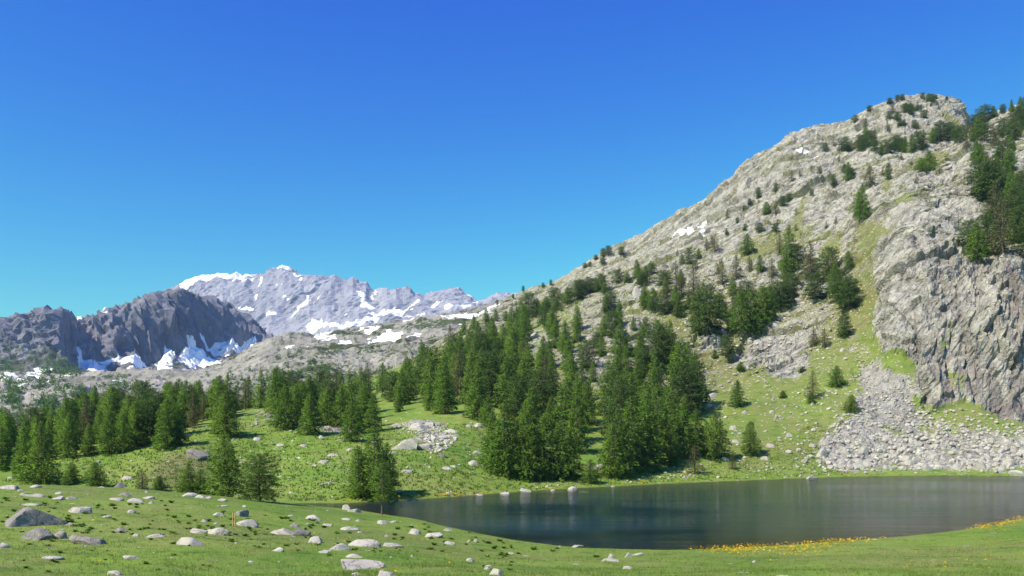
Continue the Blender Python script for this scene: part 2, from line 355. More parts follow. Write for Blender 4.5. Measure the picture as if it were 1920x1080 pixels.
for (cx, cy, rx, ry, an, a) in [
    (1625,640,18,60,10,.45),(1690,672,26,22,0,.7),(1772,640,10,45,10,.75),(1788,715,14,35,-20,.75),(1728,745,16,30,0,.8),(1830,775,60,14,12,.3),(1660,600,10,50,5,.5),
    (1615,520,30,75,15,.36),(1590,610,40,60,0,.38),(1500,400,10,38,12,.42),(1478,445,60,16,-8,.36),(1420,470,45,12,-5,.4),(1560,470,18,26,20,.5),(1640,440,26,22,-30,.4),
    (1745,298,35,16,-25,.55),(1700,370,18,12,0,.4),(1500,700,110,60,0,.45),(1430,780,120,60,0,.45),(1400,840,150,30,0,.55),(1370,660,60,40,0,.35),(1560,720,40,60,0,.45),(1440,610,60,30,-20,.35),
    (1480,880,140,14,0,.8),(1780,886,120,7,0,.8),(1060,560,80,16,-25,.2),(1300,600,60,30,0,.35),(1820,805,70,14,8,.15),(1660,345,12,20,0,.3),(1905,335,20,10,0,.4),(1860,445,30,12,0,.3),
    (1450,655,62,40,-10,-.75),(1410,672,40,20,-20,-.6),(1490,690,45,22,-15,-.7),(1425,620,40,10,-25,-.4),(1335,640,22,20,0,-.7),(1000,640,30,25,0,-.3),(1100,680,40,20,0,-.3)]:
    grass += a*blob(px, py, cx, cy, rx, ry, an)*(YY > Yfoot-8)*(YY < 560)
dry = np.clip(.78*up+.25*fbm(XX/9, SS/9, 3, 17), 0, .92)*(up > .02)
dry = np.maximum(dry, .5*sstep(1250, 1420, px)*sstep(4, 16, YY-Yfar)*(.8+.8*fbm(XX/9, SS/9, 3, 18)).clip(.3, 1))
dry = np.maximum(dry, .8*blob(px, py, 335, 885, 62, 30, -18)*(YY > 95))
dry = np.maximum(dry, .35*(fbm(XX*.07, YY*.07, 3, 3)*2.2+.2).clip(0, 1)*near)
for (cx, cy, rx, ry, an) in [(545,775,60,18,0),(800,822,60,12,-8),(790,797,45,12,0),(640,800,50,12,0),(150,800,120,20,0)]:
    grass -= .62*blob(px, py, cx, cy, rx, ry, an, .6)*(YY > Yfar)
snow = np.zeros_like(YY)
for (cx, cy, rx, ry, an) in [(1298,415,42,2.8,-24),(1505,264,16,3.5,0),(1528,271,14,4,-10),(1320,437,5,4,0),(880,592,42,6,-14),(925,575,14,4,-14)]:
    snow = np.maximum(snow, blob(px, py, cx, cy, rx, ry, an)*(YY > 300))
grass = np.where(snow > .3, 0, grass)
stain = np.clip(cl*(sstep(600, 780, py)*.9+.35)*sstep(1680, 1760, px) + blob(px, py, 1905, 560, 30, 70, 0)*cl, 0, 1)
grass = np.minimum(grass, 1-1.15*cl+.9*np.clip(grass-(1-.56*up-.45*cl), 0, 1))
rock = np.clip(1.15-grass, 0, 1)*hill
rock = np.maximum(rock, cl)
# ---- relief
P = np.stack([XX, YY, Z0], 2); N = normals(P)
w1, w2 = fbm(XX*.022, SS*.022, 3, 31)*13, fbm(XX*.022, SS*.022, 3, 41)*13
big = fbm(XX/60, SS/60, 4, 7)
def strata(deg, sd, k):
    """tilted beds: slabs elongated along the dip, broken into blocks, with stepped ledges"""
    c, q = math.cos(R(deg)), math.sin(R(deg)); al = XX*c+SS*q+w1; ac = -XX*q+SS*c+w2
    b1, e1 = blocks(al/(34*k), ac/(13*k), sd, .9); b2, e2 = blocks((al-w1*.5)/(11*k), (ac-w2*.5)/(4.6*k), sd+1, .9); b3, e3 = blocks(al/3.6, ac/1.7, sd+2, .9)
    t = ac/(6.5*k)+.8*fbm(al/30, ac/9, 3, sd+3); saw = t-np.floor(t)
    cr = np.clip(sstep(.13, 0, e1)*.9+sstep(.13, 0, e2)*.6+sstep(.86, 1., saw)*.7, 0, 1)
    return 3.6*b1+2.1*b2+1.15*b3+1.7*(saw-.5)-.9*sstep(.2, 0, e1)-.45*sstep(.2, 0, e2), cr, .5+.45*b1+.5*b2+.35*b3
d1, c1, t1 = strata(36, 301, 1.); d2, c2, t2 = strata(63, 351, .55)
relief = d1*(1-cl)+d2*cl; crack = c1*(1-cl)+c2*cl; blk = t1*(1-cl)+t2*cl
b3, e3 = blocks(XX/1.9, SS/2.6, 3, .9)
D = rock*relief*(.8-.42*cl) + hill*3.0*big*sstep(0, 80, YY-Yfoot)
buttress = ridged((XX*.90-SS*.42+w1)/26, SS/90, 3, 77)
D += cl*(.15+.85*sstep(1, 16, YY-Yfoot))*(3.0*buttress+.22*relief+.35*ridged((XX*.9-SS*.42+.4*w1)/3.2, SS/14, 3, 79)+.35*ridged((XX*.9-SS*.42)/1.1, SS/4, 2, 81))
tongue = np.clip(grass-(1-.56*up-.45*cl), 0, 1)*cl
D -= 3.5*tongue
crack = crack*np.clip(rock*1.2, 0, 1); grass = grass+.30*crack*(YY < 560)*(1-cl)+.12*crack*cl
D += scree*(.9*fbm(XX/6, SS/6, 3, 9)+.5*b3)
far_m = (YY >= Yfar)*(1-hill)
D += far_m*sstep(0, 18, YY-Yfar)*(.55*fbm(XX/14, YY/14, 4, 11)+.16*fbm(XX/3, YY/3, 2, 12))
D += near*sstep(0, 14, Yshore-YY)*(.30*fbm(XX/11, YY/11, 3, 21)+.05*fbm(XX/1.5, YY/1.5, 3, 22))
D += near*(.07*fbm(XX/3.5, YY/3.5, 3, 25))
# mound behind the left trees, small bank in the foreground
D += far_m*.9*blob(px, py, 335, 885, 70, 28, -18, .9)
D -= near*.16*np.exp(-((py-(1050+.012*(px-100)+4*np.sin(px*.03)))/3.)**2)*sstep(40, 90, px)*sstep(340, 290, px)
# serrated crest of the upper ridge
crest = np.exp(-((YY-590)/26.)**2)*sstep(1040, 1150, px)
D += crest*(3.0*ridged(XX/9, YY/40, 3, 51)-1.2)*sstep(1330, 1380, px)*sstep(1600, 1500, px) + crest*1.6*ridged(XX/14, YY/60, 3, 53)
V = P+N*D[..., None]
_sk = L[10]; _ok = (_sk[:, 0] > 960) & (_sk[:, 0] < 2200)
_d = fit_skyline(V.copy(), ucols, _sk[_ok, 0], _sk[_ok, 1], rows, 330, 540, 11)
V = V+(_d-V)*sstep(960, 1040, px0)[..., None]
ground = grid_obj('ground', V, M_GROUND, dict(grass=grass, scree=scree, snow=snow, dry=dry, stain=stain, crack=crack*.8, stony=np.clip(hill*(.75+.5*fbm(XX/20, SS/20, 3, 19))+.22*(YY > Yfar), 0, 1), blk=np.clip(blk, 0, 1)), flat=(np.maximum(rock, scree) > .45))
tag(ground, 'green lakeside meadow rising into the pale rocky hill with cliff and scree', kind='structure')
# ---- grey ridge behind the forest
def ridge_obj(name, lines, u0, u1, nc, rows, mat, relief, masks, label, fit):
    uc = np.linspace(u0, u1, nc); Z = lines_to_grid(lines, uc, rows)
    U, Y = np.meshgrid(uc, rows); X = U*Y; x = CX+F*U; y = HY-F*(Z-EYE)/Y
    S = np.concatenate([np.zeros((1, nc)), np.cumsum(np.sqrt(np.diff(rows)[:, None]**2+np.diff(Z, axis=0)**2), 0)], 0)
    Pb = np.stack([X, Y, Z], 2); Nn = normals(Pb)
    wx = F/Y*9*fbm(X/22, S/22, 4, 221)*(Y/900)**.6; wy = F/Y*9*fbm(X/22+50, S/22, 4, 231)*(Y/900)**.6
    Vv = Pb+Nn*relief(X, Y, Z, S, x, y)[..., None]
    q = lines[-2]; Vv = fit_skyline(Vv, uc, q[:, 0], q[:, 1], rows, fit[0], fit[1], fit[2])
    o = grid_obj(name, Vv, mat, masks(x+wx, y+wy, X, S), flat=np.ones(x.shape, bool)); tag(o, label, kind='structure'); return o
RL = [feat([(-2500, 960, 430), (300, 960, 430), (800, 900, 430), (1200, 900, 430), (2500, 960, 430)]),
      feat([(-2500, 790, 560), (0, 790, 560), (250, 765, 580), (500, 740, 600), (700, 700, 650), (900, 650, 700), (1200, 640, 700), (2500, 640, 700)]),
      feat([(-2500, 730, 720), (0, 732, 720), (150, 728, 740), (300, 722, 760), (420, 705, 780), (540, 660, 800), (700, 636, 850), (900, 600, 900), (1200, 590, 900), (2500, 590, 900)]),
      feat([(-2500, 690, 900), (0, 696, 900), (120, 700, 900), (250, 690, 900), (350, 693, 900), (400, 686, 920), (450, 662, 940), (500, 636, 960), (540, 622, 970), (590, 626, 980), (640, 618, 1000), (700, 608, 1020), (780, 596, 1050), (860, 582, 1080), (930, 566, 1100), (1200, 580, 1100), (2500, 600, 1100)]),
      feat([(-2500, 800, 1300), (500, 780, 1300), (900, 700, 1300), (2500, 700, 1300)])]
M_RIDGE = mat_mountain('grey_ridge', [(.20, .19, .175), (.28, .265, .24), (.37, .35, .31)], .012, ((.045, .060, .030), (.085, .100, .045)), 5.)
def rl_ridge(X, Y, Z, S, x, y):
    b1, e1 = blocks((X+.5*S)/34, (S-.2*X)/30, 61, .9); b2, e2 = blocks((X+.5*S)/11, S/10, 62, .9)
    return 9*fbm(X/120, S/120, 4, 63)+3.5*b1+1.8*b2-1.0*sstep(.2, 0, e1)+1.0*blocks(X/5, S/5, 66, .9)[0]
def mk_ridge(x, y, X, S):
    sn = np.zeros_like(x)
    for (cx, cy, rx, ry, an) in [(722,627,32,7,-12),(648,638,14,6,0),(608,628,20,5,0),(775,628,15,3,-25),(690,616,22,3,-15),(660,642,10,3,0),(870,591,34,6,-12),(765,595,14,4,-10),(800,594,40,3,-8),(20,706,24,5,0),(60,700,14,4,0),(215,716,8,5,0),(120,695,16,4,0),(545,640,12,2,-20),(575,648,8,2,-20),(40,722,12,3,0),(90,712,10,4,0)]:
        sn = np.maximum(sn, blob(x, y, cx, cy, rx, ry, an))
    g = .42+.25*fbm(X/90, S/60, 3, 64)*2 - .1*sstep(600, 450, x)
    return dict(snow=sn, grass=np.where(sn > .3, 0, g))
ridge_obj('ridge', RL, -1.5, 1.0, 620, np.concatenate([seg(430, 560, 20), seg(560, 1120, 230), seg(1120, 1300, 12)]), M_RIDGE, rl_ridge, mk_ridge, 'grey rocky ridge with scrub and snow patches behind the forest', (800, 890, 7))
# ---- dark crag on the left
CL = [feat([(-2500, 930, 1150), (500, 930, 1150), (2500, 930, 1150)]),
      feat([(-2500, 705, 1450), (0, 705, 1450), (110, 705, 1450), (140, 704, 1470), (300, 694, 1600), (400, 694, 1700), (480, 674, 1850), (560, 655, 1950), (2500, 680, 1950)]),
      feat([(-2500, 660, 1560), (0, 662, 1540), (110, 660, 1540), (150, 674, 1620), (250, 662, 1740), (330, 652, 1850), (400, 640, 1980), (460, 630, 2120), (520, 628, 2220), (600, 650, 2220), (2500, 680, 2220)]),
      feat([(-2500, 640, 1600), (0, 618, 1580), (60, 606, 1580), (108, 603, 1570), (124, 650, 1640), (140, 640, 1680), (250, 602, 1770), (330, 574, 1880), (370, 588, 1960), (430, 608, 2080), (480, 624, 2180), (540, 630, 2280), (600, 660, 2280), (2500, 700, 2280)]),
      feat([(-2500, 640, 1680), (-150, 612, 1660), (0, 597, 1640), (60, 584, 1630), (92, 576, 1610), (114, 579, 1610), (121, 596, 1640), (128, 601, 1730), (200, 581, 1780), (280, 553, 1850), (325, 540, 1920), (348, 541, 1960), (362, 552, 2000), (400, 556, 2080), (440, 580, 2180), (470, 601, 2250), (492, 622, 2310), (540, 634, 2380), (600, 680, 2380), (2500, 720, 2380)]),
      feat([(-2500, 780, 2900), (600, 780, 2900), (2500, 780, 2900)])]
M_CRAG = mat_mountain('crag', [(.125, .125, .165), (.175, .172, .21), (.25, .242, .26)], .006, ((.05, .065, .035), (.10, .105, .06)), 12.)  # bluish tint: blue shade and haze painted into the rock colour
def rl_crag(X, Y, Z, S, x, y):
    b1, e1 = blocks((X+.2*S)/55, S/120, 71, .8); b2, e2 = blocks(X/20, S/38, 72, .8); b3, e3 = blocks((X+.4*S)/9, S/15, 77, .8)
    w = sstep(705, 640, y)
    return w*(30*ridged(X/110+.25*fbm(X/60, S/60, 2, 78)+.0035*S, S/230, 4, 73)-9+16*b1+11*b2+7*b3)+8*fbm(X/70, S/70, 3, 74)
def mk_crag(x, y, X, S):
    sn = np.zeros_like(x)
    for (cx, cy, rx, ry, an) in [(150,655,28,5,50),(175,680,34,16,25),(205,665,22,4,5),(228,668,26,4,38),(262,672,16,8,-40),(308,668,20,14,20),(310,650,6,12,-20),(350,665,18,12,35),(385,665,32,10,25),(395,640,40,4,40),(420,640,26,9,20),(455,640,26,9,-12),(470,648,20,5,-10),(430,655,30,6,0),(330,690,60,4,0),(200,582,12,2,-20),(145,597,14,2,-14),(10,597,10,2,-10),(80,695,20,5,0),(30,702,24,4,0),(350,640,8,14,-35),(255,690,40,3,0)]:
        sn = np.maximum(sn, blob(x, y, cx, cy, rx, ry, an))
    g = .25+.35*sstep(640, 690, y)+.2*fbm(X/80, S/80, 3, 75)
    return dict(snow=sn, grass=np.where(sn > .3, 0, g))
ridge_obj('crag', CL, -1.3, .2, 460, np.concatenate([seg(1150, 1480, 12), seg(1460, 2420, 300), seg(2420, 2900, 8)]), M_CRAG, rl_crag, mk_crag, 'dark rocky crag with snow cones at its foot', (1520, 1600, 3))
# ---- far snowy range
FL = [feat([(-2500, 900, 2500), (2500, 900, 2500)]),
      feat([(-2500, 690, 3000), (300, 680, 3500), (500, 645, 3450), (600, 628, 3400), (700, 622, 3350), (900, 610, 3200), (1200, 640, 3100), (2500, 660, 3000)]),
      feat([(-2500, 650, 3200), (300, 600, 3700), (500, 590, 3600), (600, 602, 3480), (680, 598, 3420), (760, 588, 3380), (860, 578, 3300), (1000, 585, 3200), (1200, 620, 3200), (2500, 650, 3200)]),
      feat([(-2500, 650, 3500), (200, 600, 4000), (300, 548, 4000), (345, 529, 4000), (375, 516, 4000), (410, 512, 3980), (465, 514, 3950), (486, 514, 3930), (502, 505, 3920), (530, 497, 3900), (548, 503, 3880), (562, 512, 3860), (592, 517, 3840), (622, 515, 3820), (650, 524, 3800), (665, 520, 3780), (685, 530, 3760), (702, 542, 3740), (730, 540, 3700), (762, 538, 3680), (775, 548, 3660), (800, 551, 3640), (850, 537, 3600), (872, 548, 3580), (897, 566, 3560), (925, 552, 3540), (960, 550, 3500), (1100, 560, 3500), (1200, 600, 3500), (2500, 650, 3500)]),
      feat([(-2500, 720, 4600), (2500, 720, 4600)])]
M_FAR = mat_mountain('far_range', [(.25, .25, .31), (.33, .325, .385), (.40, .395, .435)], .004, None, 18.)  # violet-blue tint: distance haze painted into the rock colour
def rl_far(X, Y, Z, S, x, y):
    b1, e1 = blocks(X/60, S/140, 81, .8); b2, e2 = blocks((X-.3*S)/26, S/60, 86, .8)
    w = sstep(640, 600, y)
    b3, e3 = blocks((X-.3*S)/12, S/40, 88, .8)
    return w*(28*ridged(X/150+.0012*S, S/900, 5, 83, .6)-10+8*b1+6*b2+4.5*b3)+10*fbm(X/130, S/130, 3, 84)
def mk_far(x, y, X, S):
    sn = np.zeros_like(x)
    for (cx, cy, rx, ry, an) in [(400,516,62,7,-4),(362,524,30,6,-28),(440,515,40,5,2),(532,499,18,4,0),(488,528,3,16,8),(558,518,12,3,45),(525,531,6,2,0),(566,575,34,2.5,-38),(680,557,22,3,58),(687,570,14,5,20),(700,550,12,3,-55),(615,612,40,4.5,0),(590,610,16,12,-25),(670,605,36,4.5,-20),(700,590,14,4,60),(735,583,34,5,-8),(770,570,20,4,-25),(815,568,18,4,-25),(885,560,18,2,42),(840,578,8,6,0),(870,575,14,3,0),(650,590,6,3,0),(460,570,20,3,5),(510,590,12,3,0),(540,560,10,2,20),(600,560,6,2,-30),(480,550,8,2,0),(760,590,40,2,0),(575,555,5,3,0)]:
        sn = np.maximum(sn, blob(x, y, cx, cy, rx, ry, an))
    return dict(snow=sn)
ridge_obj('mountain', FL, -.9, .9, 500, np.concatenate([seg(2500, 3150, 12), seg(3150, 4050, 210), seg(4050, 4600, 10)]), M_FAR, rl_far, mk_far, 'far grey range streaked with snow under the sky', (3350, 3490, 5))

# ------------------------------------------------------------------ lake
def mat_water():
    t = NT('water'); P = t.pos()
    n1 = t.noise(t.scale(P, (.22, 1.3, 1)), .55, 3, .6); n2 = t.noise(t.scale(P, (.6, 1.6, 1)), 4.5, 3, .6)
    gust = t.rng(t.noise(t.scale(P, (.35, 1, 1)), .06, 3, .5), .35, .65, .25, 1.)
    h = t.math('MULTIPLY', t.math('ADD', n1, t.math('MULTIPLY', n2, .3)), gust)
    nb = t.bump(h, .55, .2)
    deep = t.attr('depth')
    body = t.n('BsdfDiffuse'); body.inputs[0].default_value = (.003, .021, .034, 1)
    tr = t.n('BsdfTransparent'); tr.inputs[0].default_value = (.75, .85, .80, 1)
    m1 = t.n('MixShader'); t.l(deep, m1.inputs[0]); t.l(tr.outputs[0], m1.inputs[1]); t.l(body.outputs[0], m1.inputs[2])
    gl = t.n('BsdfGlossy'); gl.inputs['Roughness'].default_value = .05; t.l(nb, gl.inputs['Normal']); gl.inputs[0].default_value = (1, 1, 1, 1)
    fr = t.n('Fresnel'); fr.inputs[0].default_value = 1.33; t.l(nb, fr.inputs[1])
    m2 = t.n('MixShader'); t.l(t.math('MULTIPLY', fr.outputs[0], .62), m2.inputs[0]); t.l(m1.outputs[0], m2.inputs[1]); t.l(gl.outputs[0], m2.inputs[2])
    return t.done(m2.outputs[0])
wu = np.linspace(-.32, 1.0, 160); wr = np.concatenate([seg(58, 175, 90)])
WU, WY = np.meshgrid(wu, wr)
iu = np.clip(np.searchsorted(ucols, wu), 0, len(ucols)-1); ir = np.clip(np.searchsorted(rows, wr), 0, len(rows)-1)
bedz = V[ir][:, iu, 2]
water = grid_obj('lake', np.stack([WU*WY, WY, np.zeros_like(WY)], 2), mat_water(), dict(depth=1-np.exp(-np.clip(-bedz, 0, 9)*.6)))
tag(water, 'dark blue alpine lake with ripples', kind='structure')
# ------------------------------------------------------------------ placing things on the ground
bpy.context.view_layer.update()
DG = bpy.context.evaluated_depsgraph_get()
def hit(x, y, ymin=0.):
    """the ground point seen at a pixel of the photograph (first one beyond ymin metres)"""
    d = Vector(((x-CX)/F, 1.0, (HY-y)/F)); s = d.length; d.normalize()
    ok, p, n, i = ground.ray_cast(Vector((0, 0, EYE))+d*(ymin*s), d, distance=3000, depsgraph=DG)
    return (p.copy(), n.copy()) if ok and p.y < 700 else (None, None)
def ground_z(x, y):
    ok, p, n, i = ground.ray_cast(Vector((x, y, 900)), Vector((0, 0, -1)), depsgraph=DG)
    return p.z if ok else 0.

# ------------------------------------------------------------------ rocks
def ico(sub):
    import bmesh
    bm = bmesh.new(); bmesh.ops.create_icosphere(bm, subdivisions=sub, radius=1.)
    v = np.array([q.co[:] for q in bm.verts]); f = np.array([[q.index for q in fc.verts] for fc in bm.faces]); bm.free()
    return v, f
ICO = {k: ico(k) for k in (1, 2, 3, 4)}
def rock_verts(rs, sub, sx=.5, sy=.38, sz=.3, cuts=9, rough=.06, low=.45):
    v = ICO[sub][0].copy()
    for _ in range(cuts):
        n = rs.normal(size=3); n[2] = abs(n[2])*.9 if rs.random() < .7 else n[2]; n /= np.linalg.norm(n)
        d = rs.uniform(low, .88); k = np.maximum(0, v@n-d); v -= k[:, None]*n*rs.uniform(.85, 1.)
    o = rs.uniform(0, 90, 3)
    r = perlin(v[:, 0]*1.7+o[0]+v[:, 2], v[:, 1]*1.7+o[1]-v[:, 2]*.7, 5)*1.6+perlin(v[:, 0]*4+o[2]+v[:, 2]*3, v[:, 1]*4-v[:, 2]*2.4, 6)*.9
    if sub >= 3: r = r+.55*perlin(v[:, 0]*9+v[:, 2]*7+o[0], v[:, 1]*9-v[:, 2]*6, 8)
    v *= (1+rough*r)[:, None]
    lo, hi = v.min(0), v.max(0); v = (v-(lo+hi)/2)/(hi-lo)*2
    return v*np.array([sx, sy, sz])
def mat_boulder(name, pale, dark, lichen=.5):
    t = NT(name); oi = t.n('ObjectInfo'); P = t.n('TexCoord').outputs['Object']; W = t.pos()
    off = t.n('VectorMath', operation='ADD'); t.l(W, off.inputs[0])
    n1 = t.noise(W, .9, 5, .6, .5); n2 = t.noise(W, 4.5, 6, .7); n3 = t.noise(W, 22., 3, .7)
    c = t.mix(t.rng(n1, .35, .65), tuple(.82*q for q in pale), pale)
    ri = t.n('NewGeometry').outputs['Random Per Island']
    c = t.mix(t.math('MULTIPLY', ri, .7), c, tuple(.48*q for q in pale))
    c = t.mix(t.math('MULTIPLY', t.rng(oi.outputs['Random'], 0, 1), .35), c, (.42, .36, .31))
    c = t.mix(t.math('MULTIPLY', t.rng(n2, .5, .34), lichen), c, dark)
    c = t.mix(t.math('MULTIPLY', t.rng(n1, .42, .25), lichen), c, tuple(1.4*q for q in dark))
    c = t.mix(t.math('MULTIPLY', t.rng(n3, .55, .75), .3), c, tuple(min(.75, 1.2*q) for q in pale))
    h = t.math('ADD', n2, t.math('MULTIPLY', n3, .25))
    dq = t.n('VectorMath', operation='MULTIPLY_ADD'); nz = t.n('TexNoise'); t.l(W, nz.inputs['Vector']); nz.inputs['Scale'].default_value = 1.6; nz.inputs['Detail'].default_value = 5; t.l(nz.outputs['Color'], dq.inputs[0]); dq.inputs[1].default_value = (1.3, 1.3, 1.3); t.l(W, dq.inputs[2])
    cr = t.rng(t.voro(t.scale(dq.outputs[0], (1, 1, 1.8)), .7, 'DISTANCE_TO_EDGE'), .0, .03)
    c = t.mix(t.math('MULTIPLY', t.math('SUBTRACT', 1., cr), .35), c, (.12, .10, .09))
    h = t.math('ADD', h, t.math('MULTIPLY', cr, .5))
    return t.done(t.bsdf(c, .9, t.bump(h, .7, .12), .15))
M_PALE = mat_boulder('pale_granite', (.70, .66, .60), (.22, .20, .18), .28)
M_GREY = mat_boulder('grey_granite', (.36, .34, .32), (.085, .08, .075), .8)
M_SCREE = mat_boulder('scree_granite', (.64, .61, .55), (.21, .20, .185), .5)

NB = 'near_meadow'
rocks_near = [  # x, base y, width, height (pixels), look
 (30,986,150,48,'g'),(60,1011,80,27,'g'),(108,1010,34,19,'g'),(160,1021,72,22,'g'),(2,1028,28,14,'p'),(58,931,46,9,'p'),(103,936,34,7,'p'),(131,936,26,8,'p'),
 (56,948,36,6,'p'),(12,917,44,10,'p'),(62,914,26,7,'p'),(18,899,14,7,'p'),(143,962,48,15,'p'),(108,927,14,7,'p'),(37,921,12,5,'p'),(188,915,14,4,'p'),
 (230,930,28,9,'g'),(215,938,24,7,'p'),(254,942,36,10,'p'),(275,935,28,7,'p'),(284,945,12,8,'p'),(245,962,17,9,'p'),(197,971,20,6,'p'),(125,985,28,6,'g'),
 (222,996,28,10,'g'),(287,1008,38,8,'p'),(253,1006,16,7,'p'),(245,1049,32,12,'p'),(212,1078,28,10,'p'),(95,1048,36,5,'p'),(275,924,10,6,'p'),
 (350,931,40,10,'p'),(374,934,26,8,'p'),(389,935,13,6,'p'),(415,939,22,6,'p'),(417,950,18,4,'p'),(407,967,30,8,'p'),(448,968,30,16,'g'),(382,979,13,8,'p'),
 (454,986,50,14,'p'),(405,983,12,5,'p'),(372,1000,34,12,'p'),(402,1002,52,18,'p'),(352,1022,58,19,'p'),(528,1002,56,15,'p'),(562,1004,38,17,'g'),(550,988,20,8,'g'),
 (588,1018,30,16,'p'),(586,975,32,12,'p'),(613,986,20,6,'p'),(546,968,14,4,'p'),(520,1034,24,10,'p'),(634,1032,42,17,'p'),(606,1037,20,6,'p'),(470,1055,12,5,'p'),
 (576,984,8,5,'p'),(457,951,10,5,'p'),(649,956,17,14,'p'),(663,960,24,9,'p'),(648,975,17,5,'p'),(672,978,12,6,'p'),(717,983,22,10,'p'),(738,980,15,5,'p'),
 (655,994,36,8,'p'),(674,999,10,4,'p'),(771,989,10,8,'p'),(777,1002,26,13,'p'),(812,1008,38,13,'p'),(839,996,18,8,'p'),(843,1021,20,8,'p'),(880,1017,10,7,'p'),(892,1016,10,8,'p'),
 (680,1025,66,17,'p'),(736,1026,42,11,'p'),(677,1067,84,24,'p'),(665,1046,38,9,'p'),(661,1071,16,8,'p'),(668,1079,20,7,'p'),(726,1082,38,14,'p'),(725,1007,8,6,'p'),
 (773,1044,9,5,'p'),(881,1053,17,9,'p'),(915,1068,16,12,'p'),(932,1078,30,17,'p'),(1147,1046,15,11,'p'),(1178,1045,16,13,'p'),(1197,1041,24,6,'p'),(1145,1053,38,7,'p'),
 (1178,1067,20,8,'p'),(958,1039,11,5,'p'),(1050,1027,9,6,'p'),(1083,1027,24,7,'p'),(1415,1055,9,6,'p')]
special = {
 (30,986): 'largest grey lichened boulder, domed, behind the two other dark boulders of the meadow',
 (60,1011): 'dark grey boulder with black lichen between the domed boulder and a tilted slab',
 (108,1010): 'small dark block leaning against the right end of the black lichened boulder',
 (160,1021): 'grey flat-topped slab tilted to the left beside the black lichened boulder',
 (143,962): 'pale hump boulder with herbs in front, just beyond the domed grey boulder',
 (448,968): 'rounded grey boulder directly behind the two orange stakes',
 (454,986): 'pale sloping boulder at the foot of the two orange stakes',
 (402,1002): 'larger white hump of a twin-humped boulder in the meadow grass',
 (372,1000): 'smaller white hump at the left of the twin-humped boulder',
 (352,1022): 'cracked pale boulder with a peaked right end in front of the twin-humped boulder',
 (528,1002): 'long pale low boulder whose right end meets a grey block',
 (562,1004): 'grey block at the right end of the long pale low boulder',
 (588,1018): 'round whitish boulder just right of the long boulder with a grey end',
 (586,975): 'squared brick-like pale boulder standing alone in the meadow',
 (634,1032): 'egg-shaped pale boulder touching the end of a long log-shaped boulder',
 (680,1025): 'long log-shaped pale boulder lying between an egg-shaped and a lens-shaped one',
 (736,1026): 'lens-shaped pale boulder at the right end of the log-shaped boulder',
 (677,1067): 'broadest pinkish pale slab boulder of the meadow, flat and pointed at the left',
 (649,956): 'upright pointed white rock on the lakeshore left of the lone larch',
 (663,960): 'low white rock beside the upright pointed rock on the lakeshore',
 (777,1002): 'square pale block with a dark right face near the lake',
 (812,1008): 'white peaked boulder right of the square block near the lake',
 (245,1049): 'lone pinkish egg boulder in front of the small earth bank',
 (932,1078): 'pair-like whitish boulder with a rounded top low in the meadow',
}
small_mesh = [None]*10
def boulder(i, x, y, w, h, look, name, label, group, ymin=0., seed=0, sub=None, mat=None, stretch=None):
    p, n = hit(x, y, ymin)
    if p is None: return None
    rs = np.random.default_rng(seed); Y = p.y; W = w/F*Y; H = h/F*Y
    sub = sub or (4 if w > 60 else 3 if w > 20 else 2)
    Hf = H*1.4
    if sub <= 2:
        k = seed % 10
        if small_mesh[k] is None:
            small_mesh[k] = np_mesh('boulder', rock_verts(np.random.default_rng(500+k), 2, .5, .5, .5, 8, .05), ICO[2][1], False)
            small_mesh[k].materials.append(None)
        me = small_mesh[k].copy() if mat is not None and False else small_mesh[k]
        o = link(name, me); o.scale = (W, W*rs.uniform(.55, .8), Hf)
        o.material_slots[0].link = 'OBJECT'; o.material_slots[0].material = mat or (M_GREY if look == 'g' else M_PALE)
    else:
        me = np_mesh('boulder', rock_verts(rs, sub, W/2, W*rs.uniform(.28, .40), Hf/2, 13, .045, .32), ICO[sub][1], True)
        o = link(name, me, mat or (M_GREY if look == 'g' else M_PALE))
    o.location = (p.x, p.y+W*.22, p.z+Hf*.5-Hf*.50)
    o.rotation_euler = (0, rs.uniform(-.10, .10), rs.uniform(-.25, .25))
    return tag(o, label, 'boulder', group)
for i, (x, y, w, h, k) in enumerate(rocks_near):
    lab = special.get((x, y)); grp = None
    if not lab:
        if k == 'g': lab, grp = 'smaller grey stone with dark lichen lying in the near meadow', 'smaller grey stones of the near meadow'
        elif x > 940: lab, grp = 'white stone in the grass close to the near lakeshore', 'white stones by the near shore'
        elif w >= 22: lab, grp = 'low flat whitish stone half sunk in the near meadow', 'flat whitish stones of the near meadow'
        else: lab, grp = 'small white stone poking from the near meadow grass', 'small white stones of the near meadow'
    boulder(i, x, y, w, h, k, 'boulder', lab, grp, seed=100+i)
